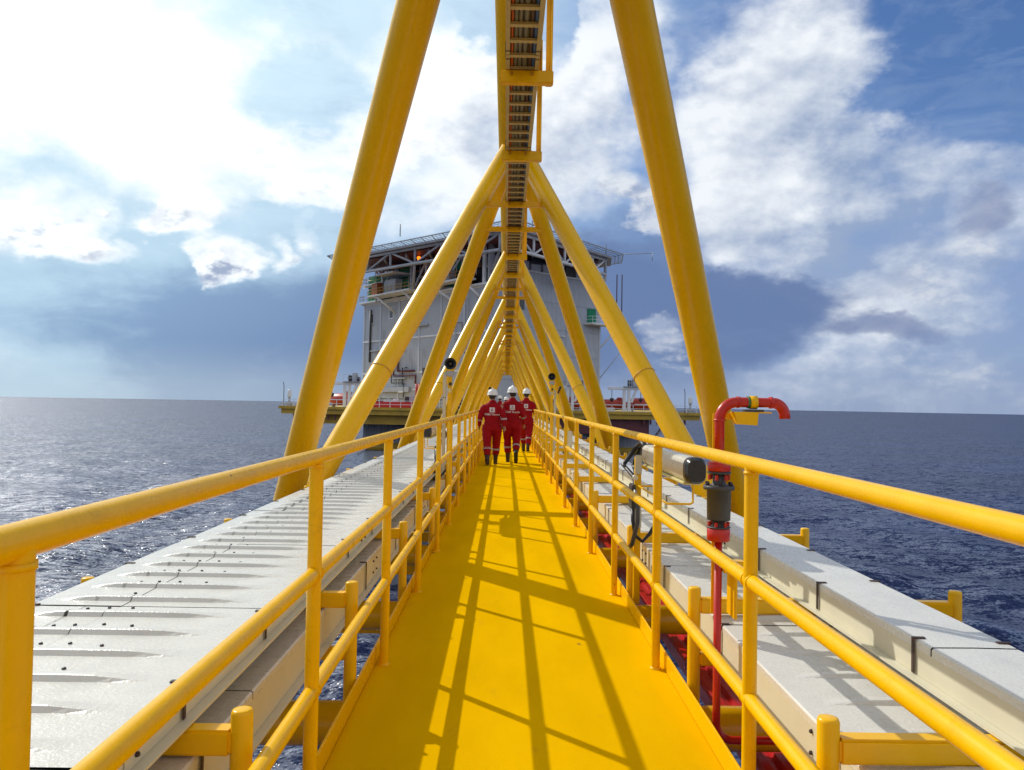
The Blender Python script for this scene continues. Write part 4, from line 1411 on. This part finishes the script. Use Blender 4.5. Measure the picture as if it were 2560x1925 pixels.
slab('l', 0, LL, DK, DK + 1.4, -0.1, 0.05, 'wall_base', 'wallgrey')
slab('r', LR - 0.45, LR, DK, ZWR, -.1, 0.14, 'wall_corner_post', 'wall')
slab('l', LL - 0.5, LL, DK, ZWL, -.1, 0.14, 'wall_corner_post', 'wall')
slab('r', -0.2, 0.5, DK, 26.0, -.1, 0.3, 'corner_column', 'wallgrey')
slab('l', -.3, LL + 0.4, ZWL + 0.1, ZWL + 0.45, -0.3, 0.6, 'roof_edge', 'whitesteel')
slab('r', 0.6, LR, ZWR + 0.02, ZWR + 0.22, -2.0, 0.25, 'roof_edge', 'whitesteel')
# recess equipment above the right wall
rr = random.Random(5)
for k in range(9):
    t = 1.5 + k * 2.6
    h = rr.uniform(0.9, 2.0)
    slab('r', t, t + rr.uniform(1.2, 2.2), ZWR + 0.24, ZWR + 0.24 + h, -2.4, -0.6, 'roof_equipment', rr.choice(['wallgrey', 'darksteel', 'maroon', 'wallgrey']))
for t in (1.2, 7.5, 14, 20.5):
    slab('r', t, t + 0.35, ZWR + 0.24, 26.4, -1.0, -0.6, 'recess_column', 'wallgrey')
# windows, doors, pipes on the walls
for t, z in ((34.6, 15.9), (27.6, 16.4)):
    w = slab('l', t, t + 1.5, z, z + 2.1, 0.075, 0.14, 'window', 'whitesteel')
    slab('l', t + 0.2, t + 1.3, z + 0.2, z + 1.9, 0.145, 0.16, 'window_pane', 'glass')
w = slab('r', 21.8, 23.9, 15.6, 18.0, 0.08, 0.2, 'door', 'greennet')
slab('r', 6.3, 7.3, 16.4, 18.4, 0.075, 0.13, 'window', 'glass')
def wallpipe(face, pts, r, nm, m):
    b = MB(); b.tube([wp(face, t, z, 0.45) for t, z in pts], r, 8); pb(b, nm, m)
wallpipe('l', [(35.2, 18.6), (35.2, 8.6)], 0.22, 'dark_pipe', 'darkgrey')
wallpipe('l', [(26.6, 9.5), (26.6, 5.9), (19.4, 5.9), (19.4, 4.4)], 0.16, 'red_pipe', 'maroon')
wallpipe('l', [(25.2, 12.0), (25.2, 6.7), (19.8, 6.7)], 0.20, 'red_pipe', 'maroon')
wallpipe('l', [(27.3, 10.0), (27.3, 4.6), (23.2, 4.6), (23.2, 2.0)], 0.10, 'dark_pipe', 'darkgrey')
for t in (18.2, 18.9):
    wallpipe('l', [(t, 4.4), (t, 0.6)], 0.24, 'red_pipe', 'redtray')
slab('l', 21.5, 31, 3.0, 3.9, 0.17, 0.5, 'cable_rack', 'wallgrey')
slab('l', 30, 31, 2.9, 3.1, 0.51, 0.7, 'wall_lamp', 'whitesteel')
slab('l', 23, 24.5, 2.9, 3.1, 0.51, 0.7, 'wall_lamp', 'whitesteel')

# helideck: diamond plate with cut corners
ZH = 26.9
HC = Vector((-4.5, 136.0, 0))
hv = [Vector((x, y, 0)) for x, y in ((-1.2, 109.6), (1.4, 109.6), (17.6, 130.0), (18.4, 137.0), (-4, 162), (-9, 162), (-29.8, 142.0), (-30.2, 136.0))]
def ringplate(pts, z0, z1, nm, m):
    b = MB(); n = len(pts)
    vs = [p + Vector((0, 0, z)) for z in (z0, z1) for p in pts]
    b.add(vs, [tuple(reversed(range(n))), tuple(range(n, 2 * n))] + [(i, (i + 1) % n, n + (i + 1) % n, n + i) for i in range(n)])
    return pb(b, nm, m)
ringplate(hv, ZH - 0.5, ZH - 0.12, 'helideck', 'wallgrey')
ringplate([HC + (p - HC) * 0.90 for p in hv], ZH - 0.9, ZH - 0.502, 'helideck_grillage', 'maroon')
for k in range(-4, 5):
    gb = MB(); gb.bar((HC.x + k * 4.2, HC.y - 22 + abs(k) * 4.2, ZH - 1.25), (HC.x + k * 4.2, HC.y + 22 - abs(k) * 4.2, ZH - 1.25), 0.3, 0.65); pb(gb, 'helideck_beam', 'wallgrey')
n = len(hv)
outer = [HC + (p - HC) * 1.085 + Vector((0, 0, 0.15)) for p in hv]
net = MB(); netw = MB()
for i in range(n):
    a, a2 = hv[i] + Vector((0, 0, ZH - 0.25)), hv[(i + 1) % n] + Vector((0, 0, ZH - 0.25))
    o1, o2 = outer[i] + Vector((0, 0, ZH)), outer[(i + 1) % n] + Vector((0, 0, ZH))
    L = (a2 - a).length
    net.bar(o1, o2, 0.16, 0.16)
    m = max(2, int(L / 2.2))
    for k in range(m + 1):
        net.bar(a.lerp(a2, k / m), o1.lerp(o2, k / m), 0.10, 0.10)
    for f in (0.33, 0.66):
        netw.bar(a.lerp(o1, f), a2.lerp(o2, f), 0.05, 0.05)
    for k in range(m * 3):
        netw.bar(a.lerp(a2, k / m / 3), o1.lerp(o2, k / m / 3), 0.03, 0.03)
tag(pb(net, 'safety_net_frame', 'wallgrey'), kind='stuff')
tag(pb(netw, 'safety_net', 'darkgrey'), kind='stuff')
for px, Y in ((1000, 118), (1515, 130), (1330, 114)):
    p = at(px, 600, Y); p.z = ZH
    brace(p, p + Vector((0, 0, 1.9)), 0.07, 'darkgrey', 'mast')
# trusses under the two front edges
def edge_truss(p, q, nb, z1, z0, m='whitesteel'):
    p, q = Vector(p), Vector(q)
    for z in (z1, z0):
        brace(p + Vector((0, 0, z)), q + Vector((0, 0, z)), 0.26, m, 'truss_chord')
    for k in range(nb + 1):
        a = p.lerp(q, k / nb)
        brace(a + Vector((0, 0, z0)), a + Vector((0, 0, z1)), 0.20, m, 'truss_post')
        if k < nb:
            c_ = p.lerp(q, (k + 1) / nb)
            brace(a + Vector((0, 0, z1 if k % 2 == 0 else z0)), c_ + Vector((0, 0, z0 if k % 2 == 0 else z1)), 0.18, m, 'truss_brace')
ins = lambda p: HC + (p - HC) * 0.955
edge_truss(ins(hv[1]), ins(hv[2]), 6, ZH - 0.7, ZH - 3.2)
edge_truss(ins(hv[0]), ins(hv[7]), 6, ZH - 0.7, ZH - 3.2, 'wallgrey')
edge_truss(ins(hv[2]), ins(hv[3]), 2, ZH - 0.7, ZH - 3.2)
rc = ins(hv[2])
brace(rc + Vector((0, 0, ZH - 3)), wp('r', LR, ZWR - 1.6), 0.2, 'whitesteel', 'truss_brace')
brace(rc + Vector((0, 0, ZH - 3)), wp('r', LR - 3, ZWR + 0.3), 0.2, 'whitesteel', 'truss_brace')
brace(rc + Vector((0, 0, ZH - 0.7)), wp('r', LR - 5, ZH - 3), 0.18, 'whitesteel', 'truss_brace')
for i, (p, q) in enumerate(((ins(hv[0]), (-3, 122)), (ins(hv[1]).lerp(ins(hv[2]), .5), (8, 128)), (ins(hv[0]).lerp(ins(hv[7]), .5), (-16, 128)))):
    brace(p + Vector((0, 0, ZH - 3)), Vector((q[0], q[1], ZH - 6.5)), 0.22, 'wallgrey', 'truss_brace')
aerial = outer[2] + Vector((0, 0, ZH))
brace(aerial, aerial + Vector((5.0, 0, 0.3)), 0.06, 'galv', 'aerial_boom')
brace(aerial + Vector((5.0, 0, -1.0)), aerial + Vector((5.0, 0, 0.5)), 0.05, 'galv', 'aerial_rod')
for dx in (-1.5, -0.6):
    p = wp('r', LR, 0, 0.5) + Vector((dx + 4, 0, 0))
    brace(p + Vector((0, 0, 17.5)), p + Vector((0, 0, 24.3)), 0.09, 'maroon', 'riser_pipe')
# green netting, columns and balconies of the open storeys on the left face
slab('l', 22.0, 29.0, ZWL + 0.5, 25.4, 0.0, 0.15, 'green_screen', 'greennet')
slab('l', 6.5, 12.0, ZWL + 0.5, 24.6, -0.9, -0.7, 'green_screen', 'greennet')
slab('l', 29.2, 36.8, ZWL + 0.46, 25.0, 0.0, 0.15, 'green_screen', 'greennet')
for t in (0.5, 5.6, 12.3, 16.5, 21.2, 26, 31):
    slab('l', t, t + 0.5, ZWL + 0.46, 25.9, 0.16, 0.56, 'storey_column', 'whitesteel')
for t0, t1 in ((5.8, 12.3), (16.8, 21.2), (26.2, 31), (0.7, 5.6)):
    brace(wp('l', t0, 25.8, 0.35), wp('l', t1, ZWL + 0.6, 0.35), 0.2, 'whitesteel', 'truss_brace')
def balcony(face, t0, t1, z, o0, o1, m='whitesteel', rail='plat_yellow'):
    f = slab(face, t0, t1, z - 0.28, z, o0, o1, 'balcony', m)
    b = MB()
    L = t1 - t0
    for zz in (0.55, 1.1):
        b.bar(wp(face, t0, z + zz, o1 - .06), wp(face, t1, z + zz, o1 - .06), 0.07, 0.07)
        for tt in (t0 + .05, t1 - .05):
            b.bar(wp(face, tt, z + zz, o0 + .05), wp(face, tt, z + zz, o1 - .06), 0.07, 0.07)
    k = max(2, int(L / 1.3))
    for i in range(k + 1):
        tt = t0 + .05 + (L - .1) * i / k
        b.bar(wp(face, tt, z, o1 - .06), wp(face, tt, z + 1.1, o1 - .06), 0.07, 0.07)
    tag(pb(b, 'balcony_railing', rail), kind='stuff')
balcony('l', 30.5, 36.8, ZWL + 3.6, -1.0, 1.6)
balcony('l', 17.5, 31.5, ZWL + 0.95, 0.61, 3.4, rail='plat_yellow')
balcony('l', 2.5, 15.0, ZWL + 1.3, 0.61, 2.6, rail='plat_orange')
balcony('l', 31.5, LL + .3, ZWL + 0.55, 0.0, 0.9)
balcony('r', 21.0, LR + 4.5, 15.4, 0.12, 2.2, rail='whitesteel')
brace(wp('r', LR, 11.4, 0.1), wp('r', LR + 3.5, 15.1, 1.0), 0.16, 'whitesteel', 'strut')
brace(wp('r', LR, 6.0, 0.1), wp('r', LR + 6, 11.5, 0.1), 0.08, 'wallgrey', 'stay_rod')
for p, q in (((30.8, ZWL + 3.3, 1.4), (26.8, ZWL + 0.4, .3)), ((12.5, ZWL + 1.0, 2.2), (8, ZWL - 2.3, .15)), ((4, ZWL + 1.0, 2.2), (1.2, ZWL - 2.2, .15)), ((20, ZWL + .7, 3.0), (18.5, ZWL - 2.2, .15)), ((29, ZWL + .7, 3.0), (27.0, ZWL - 2.2, .15))):
    brace(wp('l', p[0], p[1], p[2]), wp('l', q[0], q[1], q[2]), 0.2, 'whitesteel', 'strut')
# stair and muster landing at the left of the helideck with amber lamp
balcony('l', 21.5, 27.0, ZH - 3.0, 0.0, 4.2, rail='plat_orange')
st = MB()
for k in range(12):
    f = k / 11
    p = wp('l', 27.2 + f * 4.2, ZH - 3.2 - f * 3.9, 1.2)
    st.bar(p + Vector((-0.45, -0.3, 0)), p + Vector((0.45, 0.3, 0)), 0.3, 0.06)
for o in (0.75, 1.65):
    st.bar(wp('l', 27.0, ZH - 3.0, o), wp('l', 31.5, ZH - 7.2, o), 0.12, 0.28)
    st.bar(wp('l', 27.0, ZH - 2.0, o), wp('l', 31.5, ZH - 6.2, o), 0.07, 0.07)
pb(st, 'stair', 'wallgrey')
st = MB()
for k in range(9):
    f = k / 8
    p = wp('l', 27.0 + f * 3.4, ZH - 2.9 + f * 2.6, 3.4)
    st.bar(p + Vector((-0.45, -0.3, 0)), p + Vector((0.45, 0.3, 0)), 0.3, 0.06)
for o in (2.9, 3.9):
    st.bar(wp('l', 27, ZH - 2.9, o), wp('l', 30.5, ZH - 0.2, o), 0.12, 0.28)
    st.bar(wp('l', 27, ZH - 1.8, o), wp('l', 30.5, ZH + 0.9, o), 0.08, 0.08)
pb(st, 'stair', 'plat_orange')
balcony('l', 30.5, 35, ZH - 0.1, 1.0, 5.0, rail='plat_orange')
for t, z, w_, h, m in ((31, ZH + 0.0, 0.7, 1.5, 'maroon'), (32.5, ZH, 0.5, 1.9, 'whitesteel'), (34, ZH, 0.6, 2.2, 'maroon'), (29.3, ZH - .3, .6, 1.2, 'plat_orange'), (33.2, ZH, .4, 2.4, 'darksteel')):
    slab('l', t, t + w_, z, z + h, 2.2, 3.0, 'deck_equipment', m)
lp = MB()
pl_ = at(1047, 645, 128.0)
lp.lathe(pl_, (0.4, -1, -0.5), [(-0.15, 0), (-0.15, 0.28), (0.1, 0.34), (0.12, 0.30), (0.2, 0.0)], 14)
pb(lp, 'amber_lamp', 'lamp')
slab('l', 22.5, 26.2, ZWL + 1.0, ZWL + 3.2, 1.6, 3.0, 'grey_cabinet', 'wallgrey')
slab('l', 29.0, 31.0, ZWL + 0.96, ZWL + 3.2, 1.6, 2.8, 'orange_cabinet', 'plat_orange')
for t, z in ((4, ZWL + 1.4), (9, ZWL + 1.4), (13, ZWL + 1.4)):
    slab('l', t, t + 1.6, z, z + rr.uniform(1.6, 4.0), -0.2, 1.2, 'silo', 'wallgrey')
# pipes, cable racks, lamps, ladders and boxes fixed to both walls
rr = random.Random(11)
for k in range(30):
    face = 'l' if k % 5 else 'r'
    Lf, zt = (LL, ZWL) if face == 'l' else (LR, ZWR)
    t, z = rr.uniform(1.5, Lf - 2.5), rr.uniform(3.0, zt - 4)
    kind = rr.choice(['pipe', 'pipe', 'box', 'rack', 'lamp', 'ladder'] if face == 'l' else ['lamp', 'box', 'pipe'])
    if kind == 'pipe':
        h, w_ = rr.uniform(2, 7), rr.uniform(-3, 3)
        zz = min(z + h, zt - 0.6)
        wallpipe(face, [(t, z), (t, zz), (min(max(t + w_, 0.6), Lf - .6), zz)], rr.uniform(0.05, 0.13), 'wall_pipe', rr.choice(['wallgrey', 'maroon', 'darkgrey', 'whitesteel']))
    elif kind == 'box':
        slab(face, t, t + rr.uniform(.5, 1.3), z, z + rr.uniform(.6, 1.5), 0.21, 0.55, 'wall_box', rr.choice(['wallgrey', 'whitesteel', 'darksteel']))
    elif kind == 'rack':
        slab(face, t, min(t + rr.uniform(3, 7), Lf - .5), z, z + 0.22, 0.21, 0.6, 'cable_rack', 'wallgrey')
    elif kind == 'lamp':
        slab(face, t, t + 0.9, z, z + 0.16, 0.21, 0.5, 'wall_lamp', 'whitesteel')
    else:
        lb_ = MB()
        zz = min(z + 5, zt - .4)
        for o in (0, 0.5):
            lb_.bar(wp(face, t + o, z, 0.35), wp(face, t + o, zz, 0.35), 0.07, 0.07)
        for q in np.arange(z + .2, zz, 0.35):
            lb_.bar(wp(face, t, q, 0.35), wp(face, t + .5, q, 0.35), 0.05, 0.05)
        tag(pb(lb_, 'wall_ladder', 'wallgrey'), kind='stuff')
# scaffold tubes under the helideck
for k in range(70):
    t = rr.uniform(0.5, 36)
    z = rr.uniform(ZWL + 0.6, 24.5)
    if k % 2:
        brace(wp('l', t, z, 0.2), wp('l', t + rr.uniform(1.5, 4), z + rr.uniform(-.2, .2), 0.2), 0.07, rr.choice(['whitesteel', 'wallgrey', 'plat_orange']), 'scaffold_tube', None, 6)
    else:
        brace(wp('l', t, z, 0.3), wp('l', t, min(z + rr.uniform(1.5, 4), 25.6), 0.3), 0.07, rr.choice(['whitesteel', 'wallgrey', 'darkgrey']), 'scaffold_tube', None, 6)
# deck front railings
def railing(x0, x1, y, z, nm='deck_railing'):
    b = MB()
    for zz in (0.55, 1.1):
        b.bar((x0, y, z + zz), (x1, y, z + zz), 0.07, 0.07)
    for x in np.arange(x0, x1 + 0.01, 1.55):
        b.bar((x, y, z), (x, y, z + 1.1), 0.08, 0.08)
    tag(pb(b, nm, 'whitesteel'), kind='stuff')
railing(-32.4, -3.0, YF + 0.2, DK)
railing(3.0, 27.9, YF + 0.2, DK)
# low red wall and machinery on the deck
b = MB(); b.bbox(-20.5, -12.2, YF + 2, YF + 3, DK + 0.01, DK + 0.95, 0.1); pb(b, 'red_bulwark', 'redtray')
for k in range(26):
    x = rr.uniform(-22, 15)
    if -3 < x < 3:
        continue
    b = MB(); w_, h = rr.uniform(.4, 1.8), rr.uniform(.5, 2.2)
    y = YF + rr.uniform(3.5, 5.5)
    b.bbox(x, x + w_, y, y + 1, DK + 0.01, DK + h, 0.06)
    pb(b, 'deck_machine', rr.choice(['wallgrey', 'darksteel', 'maroon', 'whitesteel', 'wallgrey']))
for x in (-12.6, -12.0, -11.4):
    b = MB(); b.tube([(x, YF - 0.5, DK - 2.2)] + arc((x, YF + 0.2, DK + 0.7), 0.7, math.pi, math.pi / 2, 6, (0, 1, 0), (0, 0, 1)) + [(x, YF + 2, DK + 1.4)], 0.24, 10)
    pb(b, 'red_riser', 'redtray')
# bridge landing
b = MB()
b.box(-2.4, -1.0, YF - 6.4, YF - .36, DK - 0.9, DK - 0.3); b.box(1.0, 2.4, YF - 6.4, YF - 0.36, DK - 0.9, DK - 0.3)
b.box(-1.0, 1.0, YF - 6.9, YF - 0.36, -0.06, -0.02)
pb(b, 'bridge_landing', 'wallgrey')
for x in (-2.6, 2.6):
    brace((x, YF - 2.5, DK - 0.4), (x * 0.25, YF - 1.5, 6.0), 0.16, 'wallgrey', 'landing_frame')

# ------------------------------------------------------------------ lifeboats, davits and beacons
def lifeboat(label, x, y, s=1.0, rz=0.0):
    root = thing('lifeboat', label, 'lifeboat', (x, y, DK), 'enclosed lifeboats on the platform', rz)
    b = MB()
    rings = []
    for f, w_, k, tp in ((-3.0, .25, 1.3, 1.7), (-2.6, .85, .8, 2.1), (-1.6, 1.15, .45, 2.4), (0, 1.25, .35, 2.5), (1.6, 1.15, .4, 2.45), (2.6, .8, .8, 2.1), (3.1, .2, 1.3, 1.6)):
        rings.append(((0, f * s, (k + tp) / 2 * s), w_ * s, (tp - k) / 2 * s, (1, 0, 0), (0, 0, 1)))
    ring_loft(b, rings, 20)
    b.build('hull', 'boat', root)
    c_ = MB(); c_.bbox(-.55 * s, .55 * s, -1.9 * s, -.7 * s, 2.2 * s, 2.85 * s, 0.15); cn = c_.build('cockpit', 'boat', root)
    c_ = MB(); c_.bbox(-.40 * s, .40 * s, -1.93 * s, -1.901 * s, 2.48 * s, 2.72 * s, 0.01); c_.build('cockpit_window', 'glass', cn)
    k = MB(); k.bbox(-1.3 * s, 1.3 * s, -2.0 * s, 2.0 * s, 1.28 * s, 1.42 * s, 0.05); k.build('fender', 'whitesteel', root)
    for q in (-2.2, 1.9):
        k = MB(); k.bbox(-.3, .3, q * s, (q + .3) * s, 0, .75 * s, 0.03); k.build('cradle', 'wallgrey', root)
def davit(label, x, y, h=4.9, s=1.0):
    root = thing('davit', label, 'davit', (x, y, DK), 'davits above the lifeboats')
    for sx in (-1, 1):
        b = MB(); b.bar((sx * .35 + 0.2, 0, 0), (sx * .35 + .2, 0, h * .68), 0.42, 0.42); b.build('post', 'whitesteel', root)
    b = MB(); b.bar((0.9, 0, h * .30), (1.6, 0, h * .68), 0.35, 0.35); b.build('knee_brace', 'whitesteel', root)
    b = MB(); b.bbox(-2.6, 2.6, -.3, .3, h * .68, h * .68 + .42, .05); b.build('beam', 'whitesteel', root)
    b = MB(); b.bbox(-.3, 2.2, -.7, .7, h * .68 + .425, h * .68 + .52, .03); b.build('winch_platform', 'wallgrey', root)
    b = MB()
    zt = h * .68 + .52
    for zz in (.5, 1.0):
        b.bar((-.3, -.7, zt + zz), (2.2, -.7, zt + zz), .05, .05)
    for xx in (-.3, .5, 1.3, 2.2):
        b.bar((xx, -.7, zt), (xx, -.7, zt + 1.0), .05, .05)
    tag(b.build('winch_railing', 'whitesteel', root), kind='stuff')
    for xx, w_, hh, m in ((.35, .5, .9, 'darksteel'), (1.0, .7, 1.25, 'wallgrey'), (1.75, .35, .7, 'darksteel')):
        b = MB(); b.bbox(xx, xx + w_, -.4, .4, zt + .005, zt + hh, .06); b.build('winch', m, root)
    for xx in (-2.0, 2.3):
        b = MB(); b.tube([(xx, 0, h * .68 - .01), (xx, 0, h * .42)], .05, 6); b.build('fall_wire', 'darkgrey', root)
        b = MB(); b.lathe((xx, 0, h * .30), (0, 0, 1), [(0, 0), (.1, .14), (.35, .32), (.6, .28), (.62, 0)], 10); b.build('hook_block', 'darksteel', root)
def X_at(px, Y): return at(px, 1000, Y).x
for lab, px, s in (('enclosed red lifeboat on the left end of the platform deck', 856, 1.0), ('red lifeboat on the platform deck, first right of the bridge', 1442, 1.05), ('red lifeboat in the middle of the three right of the bridge', 1532, .92), ('red lifeboat nearest the right end of the platform deck', 1612, 1.06)):
    lifeboat(lab, X_at(px, YF + 4.5), YF + 4.5, s * 0.84, math.pi / 2 + (0.0 if px > 1000 else -0.5))
for lab, px in (('white davit frame over the lifeboat on the left end of the deck', 868), ('white davit frame over the first lifeboat right of the bridge', 1420), ('white davit frame near the right end of the platform deck', 1560)):
    davit(lab, X_at(px, YF + 3.4), YF + 1.6 + 0.6)
def beacon(label, x, y):
    root = thing('navigation_beacon', label, 'beacon', (x, y, DK))
    b = MB(); b.tube([(0, 0, 0), (0, 0, 1.4)], .16, 10); b.build('pedestal', 'galv', root)
    b = MB(); b.lathe((0, 0, 1.405), (0, 0, 1), [(0, 0), (0, .28), (.15, .30), (.9, .27), (1.05, .2), (1.1, 0)], 16); b.build('lantern', 'helmet', root)
    b = MB(); b.tube([(-.8, 0, 0), (-.8, 0, 3.0), (-.9, 0, 3.6)], .05, 6); b.build('whip_aerial', 'darkgrey', root)
    b = MB(); b.bbox(-.4, .4, -.3, .3, 0.01, .7, .03); b.build('battery_box', 'wallgrey', root)
beacon('white navigation beacon on the left end of the platform deck', X_at(723, YF + 1), YF + 1)
beacon('white navigation beacon on the right end of the platform deck', X_at(1726, YF + 1), YF + 1)
